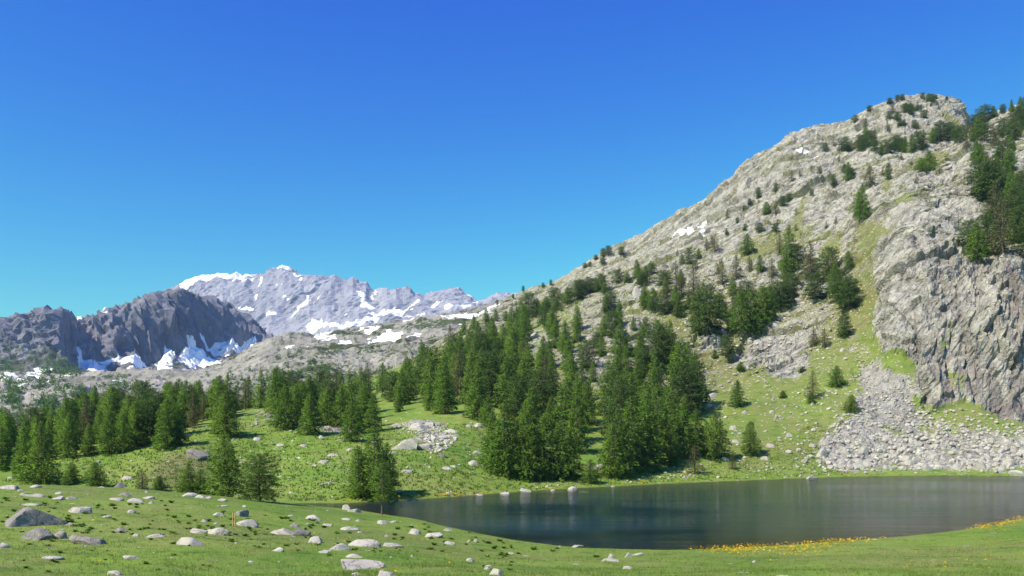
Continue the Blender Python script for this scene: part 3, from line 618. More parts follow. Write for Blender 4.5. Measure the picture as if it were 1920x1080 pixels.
rocks_far = [(755,842,56,26,'p'),(792,842,34,16,'p'),(786,806,44,20,'p'),(803,800,26,14,'p'),(887,873,28,15,'p'),(892,851,18,9,'p'),(828,858,14,11,'g'),(838,881,20,9,'p'),(850,876,16,6,'p'),
 (762,886,20,8,'p'),(845,811,26,9,'p'),(879,801,12,7,'p'),(896,801,18,11,'p'),(743,801,16,12,'p'),(736,851,18,7,'p'),(748,923,9,7,'p'),(840,926,13,5,'p'),(898,929,15,5,'p'),
 (945,929,23,8,'p'),(985,922,25,9,'p'),(1027,914,12,7,'p'),(1037,922,13,6,'p'),(1073,922,19,14,'p'),(1095,924,18,4,'p'),(1150,914,11,5,'p'),(1520,899,27,9,'p'),(906,875,10,6,'p'),
 (365,860,44,27,'g'),(238,899,28,10,'p'),(226,915,32,16,'g'),(184,868,13,7,'p'),(568,838,17,7,'p'),(622,856,26,8,'p'),(606,869,22,9,'p'),(602,822,12,9,'p'),(636,827,13,7,'p'),
 (480,826,17,9,'p'),(525,837,15,8,'p'),(590,875,13,6,'p'),(1123,881,26,16,'p'),(1106,876,15,12,'p'),(1125,889,11,6,'p'),(815,826,22,12,'p'),(830,822,18,10,'p'),(808,838,16,9,'p'),(822,842,14,9,'p'),(836,830,14,8,'p'),(848,820,16,8,'p'),
 (392,775,22,12,'p'),(350,818,12,8,'p'),(283,815,10,8,'p'),(282,918,10,7,'p'),(655,845,14,6,'p'),(700,830,12,7,'p'),(1910,893,28,16,'p'),(1895,876,20,14,'p'),(720,905,10,5,'p'),(560,860,10,5,'p'),(545,925,10,5,'p')]
sp_far = {(755,842): 'broad pale outcrop with a dark crack across it on the far meadow', (365,860): 'dark grey craggy outcrop above the brown mound',
 (887,873): 'lone pale hump boulder in the open far meadow left of the larch grove', (1073,922): 'white pointed rock standing at the far waterline',
 (792,842): 'pale slab joined to the right side of the cracked outcrop', (786,806): 'ribbed pale outcrop below the forest edge', (1123,881): 'cream block beside the little larch between two groves',
 (226,915): 'grey rock mound beside the brown earth mound'}
for i, (x, y, w, h, k) in enumerate(rocks_far):
    lab = sp_far.get((x, y)); grp = None
    if not lab: lab, grp = ('pale stone on the waterline of the far shore', 'stones on the far waterline') if y > 895 and x > 730 else ('pale stone lying on the green far meadow', 'stones of the far meadow')
    boulder(i, x, y, w, h, k, 'boulder', lab, grp, ymin=96, seed=300+i)
rocks_hill = [(1200,552,32,24),(1330,648,24,26),(1345,646,14,22),(1338,744,21,11),(1322,702,12,11),(1282,706,17,11),(1445,839,19,11),(1481,819,13,11),(1436,863,20,11),(1360,864,15,11),(1525,759,13,9),(1547,648,16,11),
 (1580,659,10,9),(1500,563,20,10),(1290,604,14,12),(1760,796,20,11),(1375,806,16,12),(1380,830,14,9),(1400,690,16,8),(1330,762,14,8),(1398,775,14,9),(1448,775,13,9),(1320,725,14,10),(1478,590,14,9),(1465,596,12,9),(1275,575,16,12),(1005,632,26,14),(1110,640,24,14),(1190,650,22,10)]
sp_hill = {(1200,552): 'largest smooth cream boulder high on the hillside below the tree rib', (1338,744): 'cream oval boulder on the stony slope right of the forest'}
for i, (x, y, w, h) in enumerate(rocks_hill):
    boulder(i, x, y, w, h, 'p', 'boulder', sp_hill.get((x, y), 'cream block lying on the grassy hillside above the lake'), None if (x, y) in sp_hill else 'blocks on the hillside', ymin=150, seed=420+i, mat=M_SCREE)
# scree fan: the largest blocks as things
rs = np.random.default_rng(5); cnt = 0; SCR_XY = []
while cnt < 150:
    x = rs.uniform(1540, 1925); y = 884-abs(rs.normal())*40
    if y < 790 or not in_poly(np.array([x]), np.array([y]), SCREE)[0]: continue
    if any(abs(x-a) < 9 and abs(y-b) < 6 for a, b in SCR_XY): continue
    SCR_XY.append((x, y)); w = (8+16*rs.random()**2)*(1.2 if y > 845 else .8)
    boulder(cnt, x, y, w, w*rs.uniform(.55, .85), 'p', 'rock', 'angular pale block in the scree fan below the cliff', 'larger blocks of the scree fan', ymin=130, seed=600+cnt, sub=2, mat=M_SCREE)
    cnt += 1
clump = lambda x, y: float(np.clip(.42+1.5*fbm(np.array([x*.02]), np.array([y*.03]), 3, 91)[0], .06, 1))
SCREE2 = [(1560,590),(1625,620),(1670,670),(1725,680),(1745,755),(1780,775),(1850,785),(1930,785),(1930,888),(1540,889),(1470,868),(1490,800),(1560,745),(1575,700)]
# small stones nobody could count: one mesh per area
def stone_field(name, pts, sizes, mat, seed, flat=.7):
    rs = np.random.default_rng(seed); var = [rock_verts(np.random.default_rng(seed*31+k), 1, .5, .45, .5*flat, 5, .05) for k in range(12)]
    f = ICO[1][1]; VV = []; FF = []; nb = 0
    for (p, s) in zip(pts, sizes):
        v = var[rs.integers(12)]; a = rs.uniform(0, 6.28); c, q = math.cos(a), math.sin(a)
        w = np.stack([v[:, 0]*c-v[:, 1]*q, v[:, 0]*q+v[:, 1]*c, v[:, 2]], 1)*s+np.array(p)+np.array([0, 0, s*.12])
        VV.append(w); FF.append(f+nb); nb += len(v)
    o = link(name, np_mesh(name, np.concatenate(VV), np.concatenate(FF), False), mat); return o
def scatter(n, poly, seed, ymin, accept=None, lo=3, hi=7, grade=None):
    rs = np.random.default_rng(seed); xs = [q[0] for q in poly]; ys = [q[1] for q in poly]; P_, S_ = [], []
    X = rs.uniform(min(xs), max(xs), n*4); Yp = rs.uniform(min(ys), max(ys), n*4); ok = in_poly(X, Yp, poly)
    for x, y in zip(X[ok][:n], Yp[ok][:n]):
        if accept and rs.random() > accept(x, y): continue
        p, nn = hit(x, y, ymin)
        if p is None: continue
        P_.append(p[:]); S_.append(min(lo+(hi-lo)*rs.random()**3.2, 15)/F*p.y*(grade(y) if grade else 1))
    return P_, S_
a, b = scatter(4200, SCREE2, 1, 130, lambda x, y: .22+.78*float(in_poly(np.array([x]), np.array([y]), SCREE)[0])*(.35+.65*clump(x*2, y*2)), 2., 15, lambda y: .3+.75*min(1, max(0, (y-690)/190)))
tag(stone_field('scree', a, b, M_SCREE, 3), 'broken pale stones of the scree fan', kind='stuff')
SLOPE = [(1290,560),(1420,520),(1600,560),(1640,680),(1600,760),(1550,860),(1590,893),(1180,905),(1240,860),(1370,860),(1320,740),(1280,650)]
clump = lambda x, y: float(np.clip(.42+1.5*fbm(np.array([x*.02]), np.array([y*.03]), 3, 91)[0], .06, 1))
a, b = scatter(2400, SLOPE, 2, 130, clump, 2.5, 8.5); a6, b6 = scatter(260, [(1720,770),(1800,765),(1925,795),(1925,840),(1760,830)], 14, 130, None, 2.5, 9); a += a6; b += b6
UPPER = [(930,600),(1140,530),(1230,490),(1340,470),(1500,500),(1590,600),(1300,660),(1200,640),(1000,680),(900,640)]
a2, b2 = scatter(1800, UPPER, 4, 150, clump, 2.5, 8)
tag(stone_field('stones', a+a2, b+b2, M_SCREE, 4), 'pale stones strewn over the grassy hillside', kind='stuff')
MEAD = [(120,850),(360,800),(480,770),(640,790),(900,790),(1000,880),(1080,900),(1180,900),(1240,905),(1000,918),(760,935),(560,938),(420,900),(150,900)]
a, b = scatter(620, MEAD, 6, 98, clump, 2.5, 6.5)
a3, b3 = scatter(160, [(480,770),(600,770),(640,800),(560,815),(470,800)], 8, 98, None, 2.5, 8)
a4, b4 = scatter(240, [(790,830),(800,815),(850,808),(860,820),(830,850),(805,850)], 9, 98, None, 3, 9)
a5, b5 = scatter(120, [(735,795),(780,790),(840,800),(850,815),(740,812)], 10, 98, None, 3, 8)
tag(stone_field('stones', a+a3+a4+a5, b+b3+b4+b5, M_PALE, 5), 'pale stones strewn over the far meadow', kind='stuff')
a, b = scatter(150, [(0,915),(400,932),(640,958),(740,975),(960,1030),(1200,1036),(1200,1075),(0,1075)], 11, 0, None, 2.5, 6)
tag(stone_field('stones', a, b, M_PALE, 6, .4), 'little white stones in the near meadow', kind='stuff')

# ------------------------------------------------------------------ trees
def mat_leaf(name, c0, c1, c2, transl=.35):
    t = NT(name); oi = t.n('ObjectInfo'); r = oi.outputs['Random']; tone = t.attr('tone')
    c = t.mix(r, c0, c1); c = t.mix(t.math('MULTIPLY', tone, .6), c, c2)
    d = t.n('BsdfDiffuse'); t.l(c, d.inputs[0]); tr = t.n('BsdfTranslucent'); t.l(t.mix(.5, c, c2), tr.inputs[0])
    m = t.n('MixShader'); m.inputs[0].default_value = transl; t.l(d.outputs[0], m.inputs[1]); t.l(tr.outputs[0], m.inputs[2])
    return t.done(m.outputs[0])
M_LARCH = mat_leaf('larch_needles', (.098, .230, .022), (.180, .335, .040), (.230, .380, .070), .38)
M_PINE = mat_leaf('pine_needles', (.062, .145, .028), (.105, .200, .042), (.138, .225, .060), .32)
M_THIN = mat_leaf('thin_larch_needles', (.120, .145, .050), (.165, .180, .065), (.185, .205, .085))
def mat_bark(name, a, b):
    t = NT(name); P = t.n('TexCoord').outputs['Object']; n = t.noise(t.scale(P, (6, 6, 1.2)), 2., 5, .7)
    return t.done(t.bsdf(t.mix(t.rng(n, .35, .65), a, b), .95, t.bump(n, .8, .05), .05))
M_BARK = mat_bark('bark', (.075, .058, .045), (.20, .165, .135)); M_DEAD = mat_bark('dead_wood', (.24, .22, .20), (.46, .43, .40))
def tubes(paths, sides=5):
    VV, FF, nb = [], [], 0
    for pts, rad in paths:
        pts = np.array(pts, float); k = len(pts); d = np.gradient(pts, axis=0); d /= np.linalg.norm(d, axis=1)[:, None]+1e-9
        ref = np.array([0, 0, 1.]) if abs(d[0][2]) < .8 else np.array([1., 0, 0])
        e1 = np.cross(d, ref); e1 /= np.linalg.norm(e1, axis=1)[:, None]+1e-9; e2 = np.cross(d, e1)
        an = np.arange(sides)/sides*2*np.pi
        ring = pts[:, None, :]+(np.cos(an)[None, :, None]*e1[:, None, :]+np.sin(an)[None, :, None]*e2[:, None, :])*np.array(rad)[:, None, None]
        VV.append(ring.reshape(-1, 3))
        for i in range(k-1):
            for s in range(sides):
                FF.append((nb+i*sides+s, nb+i*sides+(s+1) % sides, nb+(i+1)*sides+(s+1) % sides, nb+(i+1)*sides+s))
        nb += k*sides
    return np.concatenate(VV), np.array(FF)
def make_tree(seed, kind):
    """10 m tall model: trunk with limbs, crown of needle sprays along the limbs"""
    rs = np.random.default_rng(seed); h = 10.
    par = dict(larch=(.275, 116, 2.7, .78, .03, .42), dense=(.31, 122, 2.9, .66, .02, .43), pine=(.33, 100, 2.9, .48, .05, .46), thin=(.24, 80, 1.2, .80, .06, .42), lone=(.27, 84, 1.7, .60, .25, .40))[kind]
    rad, nl, dens, power, t0, size = par
    wx, wy = rs.normal(size=2)*.12
    tz = np.linspace(-.05, .98, 9); tp = np.stack([wx*np.sin(tz*3), wy*np.sin(tz*2.3), tz*h], 1)
    paths = [(tp, .20*(1-tz.clip(0, 1))**.8+.015)]
    lobes = rs.uniform(0, 6.28, 3); cen, dirs, siz, tone = [], [], [], []
    for i in range(nl):
        t = t0+(.985-t0)*((i+rs.random())/nl)**.92; az = i*2.39996+rs.normal()*.35
        prof = (1-t)**power*min(1, .62+2.2*(t-t0))
        if kind in ('pine', 'lone'): prof = math.sqrt(max(0, 1-((t-.32)/.69)**2))*.95 if t > .32 else .72+.28*(t/.32)
        ln = h*rad*prof*(.72+.42*rs.random())*(1+.16*math.cos(2*az+lobes[0])+.1*math.cos(3*az+lobes[1]+t*7))+.18
        if rs.random() < .07: ln *= .55
        b = np.array([wx*math.sin(t*3), wy*math.sin(t*2.3), t*h]); s = np.linspace(0, 1, 5)
        up = (.10+.45*t if kind != 'pine' else .30+.3*t)+rs.normal()*.08; dr = (.34 if kind != 'lone' else .16)*(1-t)+.10
        lx = ln*s; lz = ln*(up*s-dr*s*s)
        lp = b+np.stack([lx*math.cos(az), lx*math.sin(az), lz], 1)
        paths.append((lp, .045*(1-.8*s)*(1-.6*t)+.006))
        m = max(7, int(34*dens*(ln/(h*rad))**1.15*(1.15 if t < .8 else 1.3)))
        q = rs.random(m)**.75*.92+.08
        bx = np.interp(q, s, lp[:, 0]); by = np.interp(q, s, lp[:, 1]); bz = np.interp(q, s, lp[:, 2])
        side = rs.normal(size=m)*.22*ln*(1.2-q); c = np.stack([bx-math.sin(az)*side, by+math.cos(az)*side, bz-np.abs(rs.normal(size=m))*.20+rs.normal(size=m)*.16], 1)
        o = np.stack([math.cos(az)+rs.normal(size=m)*.55, math.sin(az)+rs.normal(size=m)*.55, -.15+rs.normal(size=m)*.40+(.5*t)], 1)
        cen.append(c); dirs.append(o); siz.append(size*(.65+.6*rs.random(m))*(1-.35*t)); tone.append(np.clip(rs.random()*.6+rs.random(m)*.5, 0, 1))
    m = 26
    zt = rs.uniform(.90, 1.0, m)*h; cen.append(np.stack([rs.normal(size=m)*.06, rs.normal(size=m)*.06, zt], 1)); dirs.append(np.stack([rs.normal(size=m)*.5, rs.normal(size=m)*.5, np.ones(m)*.9], 1)); siz.append(np.full(m, size*.6)); tone.append(rs.random(m))
    c = np.concatenate(cen); d = np.concatenate(dirs); d /= np.linalg.norm(d, axis=1)[:, None]; sz = np.concatenate(siz)[:, None]; tn = np.concatenate(tone)
    r2 = rs.normal(size=d.shape); w = np.cross(d, r2); w /= np.linalg.norm(w, axis=1)[:, None]+1e-9
    n = len(c); wd = .15
    # each spray: a kite of two triangles
    V4 = np.stack([c-d*sz*.35, c+w*sz*wd+d*sz*.08, c+d*sz*.65, c-w*sz*wd+d*sz*.08], 1).reshape(-1, 3)
    me = np_mesh('crown', V4, np.arange(4*n).reshape(-1, 4), True)
    ax = np.array([0., 0, 1.]); zc = np.clip(c[:, 2]-.16*h*1.2*(1-c[:, 2]/h), 0, h)
    nn = c.copy(); nn[:, 2] = c[:, 2]-zc+.35; nn[:, :2] /= (np.linalg.norm(nn[:, :2], axis=1)[:, None]+.25); nn += rs.normal(size=nn.shape)*.5; nn[:, 2] += .15
    nn /= np.linalg.norm(nn, axis=1)[:, None]+1e-9
    me.normals_split_custom_set_from_vertices(np.repeat(nn, 4, 0).tolist()); vattr(me, 'tone', np.repeat(tn, 4))
    tv, tf = tubes(paths, 4); tm = np_mesh('trunk', tv, tf, True)
    tm.materials.append(M_BARK); me.materials.append({'pine': M_PINE, 'dense': M_LARCH, 'larch': M_LARCH, 'thin': M_THIN, 'lone': M_LARCH}[kind])
    return tm, me, n
MODELS = {k: [make_tree(s+i*7, k) for i in range(n)] for k, n, s in (('larch', 5, 11), ('dense', 4, 211), ('pine', 4, 411), ('thin', 3, 611), ('lone', 1, 811))}
def mat_tint(k): return None
def plant_tree(p, h, kind, label, group, wid=1., rs=random, tilt=True, name=None):
    tm, cm, _ = rs.choice(MODELS[kind]); s = h/10.
    nm = name or {'larch': 'larch_tree', 'dense': 'larch_tree', 'lone': 'larch_tree', 'pine': 'pine_tree', 'thin': 'sparse_larch_tree'}[kind]
    e = link(nm, None); e.location = (p[0], p[1], p[2]-.03*s); e.rotation_euler = (rs.gauss(0, .02), rs.gauss(0, .02), rs.uniform(0, 6.28)); e.scale = (s*wid*1.12, s*wid*1.12, s)
    link('trunk', tm, parent=e); link('crown', cm, parent=e)
    return tag(e, label, 'tree', group)
# x, base y, top y, kind, width factor, ymin, label/group key
LBL = {
 'shore_l': 'in the leafy group behind the left crest of the near meadow',
 'grove': 'in the tight grove on the far shore, apart from the forest',
 'grove2': 'at the lower forest tip beside the stony slope',
 'slope': 'standing singly on the stony grass slope left of the scree',
 'mid': 'in the clumps on the boulder-strewn hillside above the forest',
 'rib': 'in the row along the rocky rib above the forest',
 'sky': 'on the bare skyline ridge left of the summit',
 'up': 'clinging to the bare pale rock below the summit',
 'cliff': 'in the dark stand on top of the big cliff',
 'rsky': 'on the wooded shoulder right of the summit knob',
 'summit': 'on or just under the rocky summit knob',
 'left': 'at the forest edge along the upper far meadow',
}
LOOK = {'larch': 'slim bright larch', 'dense': 'broad bushy larch', 'pine': 'dark round-topped pine', 'thin': 'thin brownish larch', 'lone': 'larch'}
def size_word(h, ref): return 'tall ' if h > 1.22*ref else 'small ' if h < .74*ref else ''
T = []
def tl(key, ymin, items):
    for it in items: T.append((*it[:4], it[4] if len(it) > 4 else 1., ymin, key))
tl('shore_l', 88, [(76,906,792,'dense',1.),(45,900,800,'larch'),(132,909,868,'dense',1.5),(178,914,866,'dense',1.6),(266,919,880,'thin',1.8),(298,921,893,'dense',1.8),(352,926,868,'larch',1.5),(376,928,880,'larch',1.6),(300,915,890,'thin',2.)])
tl('grove', 98, [(922,880,770,'larch'),(945,893,758,'larch',.9),(968,897,790,'dense',.9),(985,899,768,'larch',.9),(1003,899,800,'larch',.9),(1022,899,780,'larch',1.),(1050,899,792,'dense',1.),(1072,896,815,'dense',1.),(935,890,800,'larch')])
tl('grove2', 98, [(1160,893,768,'larch'),(1182,884,745,'larch'),(1212,880,742,'larch'),(1146,896,795,'dense'),(1258,872,784,'larch',.95),(1232,866,722,'larch',.9),(1282,858,742,'larch'),(1305,850,768,'larch'),(1342,860,775,'dense',1.2),(1325,855,790,'dense'),(1303,888,835,'thin',1.4),(1195,870,775,'dense')])
tl('slope', 120, [(1373,880,850,'thin',1.5),(1408,853,790,'dense',1.15),(1383,763,712,'larch',1.2),(1467,746,732,'dense',2.2),(1524,748,695,'thin',1.3),(1520,757,735,'dense',1.4),(1569,725,686,'dense',1.4),(1595,773,740,'dense',1.5),(1583,634,588,'pine',.9),(1546,652,615,'thin',1.4),(1527,650,612,'thin',1.4),(1388,696,678,'dense',1.6),(1504,698,688,'pine',2.),(1363,670,628,'pine',1.),(1290,690,640,'dense'),(1340,672,655,'larch',1.6)])
tl('mid', 180, [(1326,630,535,'pine',.9),(1310,627,560,'pine'),(1388,620,545,'dense'),(1408,626,540,'larch'),(1428,606,538,'dense'),(1462,582,530,'pine',1.3),(1443,600,535,'larch',1.1),(1374,622,565,'larch'),(1420,625,570,'dense'),(1480,565,515,'pine',1.2),
  (1480,512,422,'larch',.75),(1519,522,452,'thin',1.5),(1554,528,465,'pine',.9),(1566,550,495,'dense'),(1577,566,505,'pine'),(1590,582,522,'pine',1.2),(1591,502,470,'dense'),(1380,524,478,'thin',1.3),(1354,534,488,'thin',1.3),(1425,510,478,'larch',1.2),(1447,521,484,'thin',1.3),(1409,506,485,'thin'),(1375,555,520,'dense',1.1),(1292,496,465,'pine',.9),(1310,486,465,'larch'),(1340,472,440,'thin',1.3),(1325,470,446,'thin'),(1270,480,467,'thin'),(1250,560,520,'thin',1.5),(1278,560,515,'thin',1.3),(1300,560,500,'thin',1.4),(1225,580,540,'dense',1.4),(1245,590,555,'pine',1.2),(1290,580,550,'larch',1.3),(1210,575,530,'larch',1.2),(1264,575,535,'larch',1.),(1255,690,600,'larch'),(1230,700,610,'pine')])
tl('rib', 250, [(912,603,578,'larch',1.2),(930,603,580,'larch',1.2),(948,602,583,'dense',1.4),(968,598,575,'larch',1.3),(992,595,550,'pine',1.1),(978,597,565,'dense',1.2),(1008,590,560,'larch',1.3),(1040,580,540,'pine',1.1),(1024,583,555,'dense',1.3),(1082,562,526,'pine',1.3),(1064,568,538,'dense',1.3),(1103,550,520,'pine',1.3),(1127,545,514,'pine',1.3),(1116,548,520,'dense',1.3),(1159,531,506,'pine',1.3),(1176,530,509,'dense',1.3),(1197,521,500,'larch',1.3),(1214,520,505,'thin',1.2),(888,618,590,'larch'),(870,628,600,'dense')])
tl('sky', 480, [(1018,534,524,'pine',.9),(1033,529,518,'pine',.9),(981,546,536,'pine'),(1097,503,493,'pine',1.3),(1106,500,491,'pine',1.3),(1117,488,478,'pine',1.5),(1131,482,466,'pine',1.3),(1141,478,461,'pine',1.4),(1130,496,483,'pine',1.5),(1165,478,463,'pine',1.4),(962,553,545,'pine'),(932,566,556,'pine')])
tl('up', 300, [(1485,341,318,'thin',1.3),(1500,331,316,'thin'),(1537,326,312,'pine'),(1562,348,327,'pine',.9),(1591,339,303,'larch',1.),(1617,412,345,'larch',.95),(1608,405,360,'dense'),(1630,352,310,'thin',1.6),(1703,377,322,'larch',.7),(1666,338,306,'pine',.6),(1655,328,312,'thin'),(1743,320,282,'larch',1.6),(1728,322,296,'dense',1.6),(1790,393,330,'larch',1.),(1759,459,403,'dense',.9),(1455,361,343,'pine',.8),(1422,372,352,'pine',1.),(1405,384,372,'pine'),(1395,394,385,'pine'),(1437,402,378,'dense',1.4),(1454,402,376,'thin',1.2),(1382,419,408,'pine'),(1397,433,420,'pine'),(1363,410,392,'thin'),(1362,440,428,'larch',1.5),(1335,460,438,'thin',1.),(1690,300,285,'thin'),(1718,345,325,'thin',1.4)])
tl('cliff', 215, [(1830,490,415,'larch',1.1),(1850,480,405,'pine'),(1815,470,415,'pine'),(1880,475,370,'thin',1.2),(1840,378,300,'pine',1.),(1830,306,262,'larch',1.1),(1855,380,308,'pine',1.),(1880,370,320,'pine',1.1),(1898,386,315,'larch',.9),(1914,352,322,'pine',1.3),(1897,442,368,'pine',1.1),(1866,418,340,'thin',1.3),(1915,452,388,'pine',1.2),(1905,410,345,'pine',1.1),(1868,350,295,'larch',1.1),(1850,330,285,'thin',1.3),(1930,480,400,'pine'),(1880,310,265,'pine',1.1)])
tl('rsky', 330, [(1847,228,198,'pine',1.4),(1827,238,215,'pine',1.5),(1862,222,198,'dense',1.3),(1880,212,196,'pine',1.3),(1897,210,186,'larch',.9),(1913,202,180,'larch',1.),(1800,268,236,'pine',1.3),(1764,266,228,'pine',1.4),(1782,262,230,'pine',1.3),(1748,269,240,'larch',1.2),(1896,292,252,'larch',1.),(1863,272,232,'thin',1.4),(1880,256,222,'pine',1.2),(1905,262,225,'thin',1.3),(1846,264,232,'pine',1.3),(1820,262,232,'thin',1.3),(1905,232,200,'pine',1.2),(1812,278,248,'thin',1.2),(1836,250,222,'pine',1.3),(1925,215,180,'pine',1.1)])
tl('summit', 380, [(1741,190,176,'pine',1.3),(1748,192,177,'pine',1.3),(1730,186,174,'pine',1.3),(1683,189,178,'pine',1.4),(1692,188,177,'pine',1.4),(1668,196,184,'pine',1.5),(1630,209,198,'pine',1.5),(1603,231,216,'pine',1.2),(1697,212,194,'pine',1.3),(1708,215,196,'pine',1.3),(1674,213,193,'thin',1.2),(1667,223,208,'pine',1.3),(1623,264,231,'larch',1.),(1631,276,245,'pine',1.1),(1613,281,254,'pine',1.2),(1623,238,221,'thin',1.3),(1583,284,258,'pine',1.3),(1563,274,254,'thin',1.3),(1548,284,268,'pine',1.3),(1663,288,262,'pine',1.2),(1653,290,266,'larch',1.1),(1680,282,254,'pine',1.2),(1697,284,255,'larch',1.),(1710,286,252,'larch',1.1),(1723,281,247,'pine',1.1),(1732,276,244,'thin',1.3),(1664,247,226,'thin',1.3),(1720,205,190,'thin',1.2),(1760,205,192,'thin',1.),(1640,262,238,'thin',1.2),(1755,186,178,'pine',1.3),(1775,188,181,'pine',1.6)])
tl('left', 110, [(15,872,778,'larch'),(50,862,785,'larch'),(88,858,790,'larch'),(130,858,775,'dense'),(165,855,795,'larch'),(205,850,770,'dense'),(232,848,775,'larch'),(255,838,752,'dense'),(312,842,748,'dense',1.1),(330,835,760,'larch'),(425,818,735,'dense',1.1),(410,812,745,'larch'),(535,806,722,'larch',1.1),(520,800,735,'larch'),(583,815,735,'dense',1.),(660,828,752,'dense'),(698,808,738,'larch'),(672,812,760,'larch'),(640,800,720,'larch'),(5,880,800,'dense')])
PL = []
for i, (x, yb, yt, kind, wid, ymin, key) in enumerate(T):
    p, n = hit(x, yb, ymin)
    if p is None: p, n = hit(x, yb+6, ymin)
    if p is None: print('no ground for tree', x, yb); continue
    h = (yb-yt)/F*p.y*1.02; PL.append((p, h, kind, wid, key))
ref = {k: sorted(q[1] for q in PL if q[4] == k)[sum(q[4] == k for q in PL)//2] for k in LBL}
for p, h, kind, wid, key in PL:
    lab = size_word(h, ref[key])+LOOK[kind]+' '+LBL[key]; plant_tree(p, h, kind, lab, lab, wid)
for x, yb, yt, kind, wid, ymin, lab in [
    (418,933,818,'dense',1.25,80,'tallest dark bushy larch behind the meadow crest, left of a round pine'),
    (488,941,853,'pine',1.2,80,'round dark pine at the meadow crest beside the tallest bushy larch'),
    (716,965,868,'lone',1.0,60,'lone larch with bare lower trunk on the near lakeshore'),
    (700,933,800,'dense',.95,98,'tallest larch of the trio on the far shore behind the lone larch'),
    (672,934,838,'dense',1.0,98,'lower left larch of the trio on the far shore behind the lone larch'),
    (728,926,830,'larch',.95,98,'right-hand larch of the trio on the far shore, its shadow on the meadow'),
    (1107,906,862,'dense',1.3,98,'little cone-shaped larch between the two lakeside groves')]:
    p, n = hit(x, yb, ymin); plant_tree(p, (yb-yt)/F*p.y*1.02, kind, lab, None, wid)
# the forest itself
def forest_label(x, y, kind, h=10):
    look = size_word(h, 9.3)+LOOK[kind]
    if x < 230: where = 'in the low wood left of the brown mound'
    elif x < 470: where = 'in the wood above the dark craggy outcrop'
    elif x < 700: where = 'at the wood edge above the stone patch of the far meadow'
    elif x < 900: where = 'in the forest above the cracked pale outcrop' if y > 720 else 'in the upper forest edge facing the grey ridge'
    elif x < 1100: where = 'in the forest just behind the far-shore grove' if y > 740 else 'in the mid forest below the rocky rib' if y > 670 else 'in open forest right under the rocky rib'
    else: where = 'in the forest above the lower forest tip' if y > 740 else 'in the high forest near the dead tree'
    return look+' '+where, look+' '+where
FOREST = [(0,868),(110,858),(330,832),(380,792),(480,768),(560,805),(640,810),(720,790),(770,772),(860,778),(905,790),(935,830),(1090,850),(1110,800),(1180,850),(1290,830),(1310,760),(1260,690),(1230,640),(1180,600),(1120,625),(1050,610),(1000,610),(900,640),(800,692),(650,745),(500,762),(300,778),(150,795),(0,830)]
rs = np.random.default_rng(77); placed = []; tries = 0; nfor = 0
while nfor < 195 and tries < 6000:
    tries += 1; x = rs.uniform(-15, 1310); y = rs.uniform(600, 868)
    if not in_poly(np.array([x]), np.array([y]), FOREST)[0]: continue
    if x > 900 and rs.random() < (.30 if x < 1000 else .72 if y < 690 else .35): continue
    p, n = hit(x, y, 105)
    if p is None or any((p.x-a)**2+((p.y-b)*.7)**2 < 5.0**2 for a, b in placed): continue
    placed.append((p.x, p.y)); nfor += 1
    u = rs.random(); kind = 'larch' if u < .50 else 'dense' if u < .76 else 'pine' if u < .93 else 'thin'
    hh = rs.uniform(9., 12.5)*(.62 if x < 130 else .76 if x < 800 else 1.) if y > 720 else rs.uniform(8.5, 12.) if x < 1020 else rs.uniform(6.5, 9.5)
    hh *= 1 if rs.random() < .8 else .65; lab, grp = forest_label(x, y, kind, hh)
    plant_tree(p, hh, kind, lab, grp, rs.uniform(.85, 1.2))
EXTRA = [([(930,610),(1140,540),(1230,500),(1340,480),(1480,470),(1560,560),(1480,600),(1300,600),(1200,600),(1000,620)], 46, 180, ('thin', 'thin', 'dense', 'larch', 'pine'), (4.5, 8.5), 'amid stones on the hillside between forest and upper rocks'),
  ([(1800,250),(1925,205),(1925,470),(1860,470),(1820,380),(1850,330)], 20, 215, ('larch', 'pine', 'dense', 'thin'), (5., 9.), 'in the steep wood climbing from cliff top to shoulder'),
  ([(1600,290),(1640,215),(1740,195),(1790,260),(1700,290)], 24, 330, ('pine', 'pine', 'thin'), (3., 6.), 'on the ledges under the summit knob'),
  ([(1380,440),(1560,300),(1600,320),(1560,450),(1440,470)], 16, 250, ('pine', 'thin'), (2.5, 5.), 'dotted over the bare mid-hill rock')]
for poly, num, ymin, kinds, hr, where in EXTRA:
    k = 0; xs = [q[0] for q in poly]; ys = [q[1] for q in poly]
    while k < num:
        x = rs.uniform(min(xs), max(xs)); y = rs.uniform(min(ys), max(ys))
        if not in_poly(np.array([x]), np.array([y]), poly)[0] or rs.random() > clump(x*1.6, y*1.6): continue
        p, n = hit(x, y, ymin); k += 1
        if p is None: continue
        kind = kinds[rs.integers(len(kinds))]; h = rs.uniform(*hr); lab = size_word(h, sum(hr)/2)+LOOK[kind]+' '+where
        plant_tree(p, h, kind, lab, lab, rs.uniform(1., 1.5))
LEFT = [(0,862),(120,850),(330,826),(370,796),(480,770),(640,800),(640,752),(480,764),(300,782),(150,800),(0,834)]
tries = 0; nl = 0
while nl < 48 and tries < 3000:
    tries += 1; x = rs.uniform(-10, 640); y = rs.uniform(752, 862)
    if not in_poly(np.array([x]), np.array([y]), LEFT)[0]: continue
    p, n = hit(x, y, 105)
    if p is None or any((p.x-a)**2+((p.y-b)*.7)**2 < 3.4**2 for a, b in placed): continue
    placed.append((p.x, p.y)); nl += 1; u = rs.random(); kind = 'larch' if u < .45 else 'dense' if u < .7 else 'pine' if u < .92 else 'thin'
    hh = rs.uniform(5.5, 9.5); lab, grp = forest_label(x, y, kind, hh); plant_tree(p, hh, kind, lab, grp, rs.uniform(.95, 1.3))
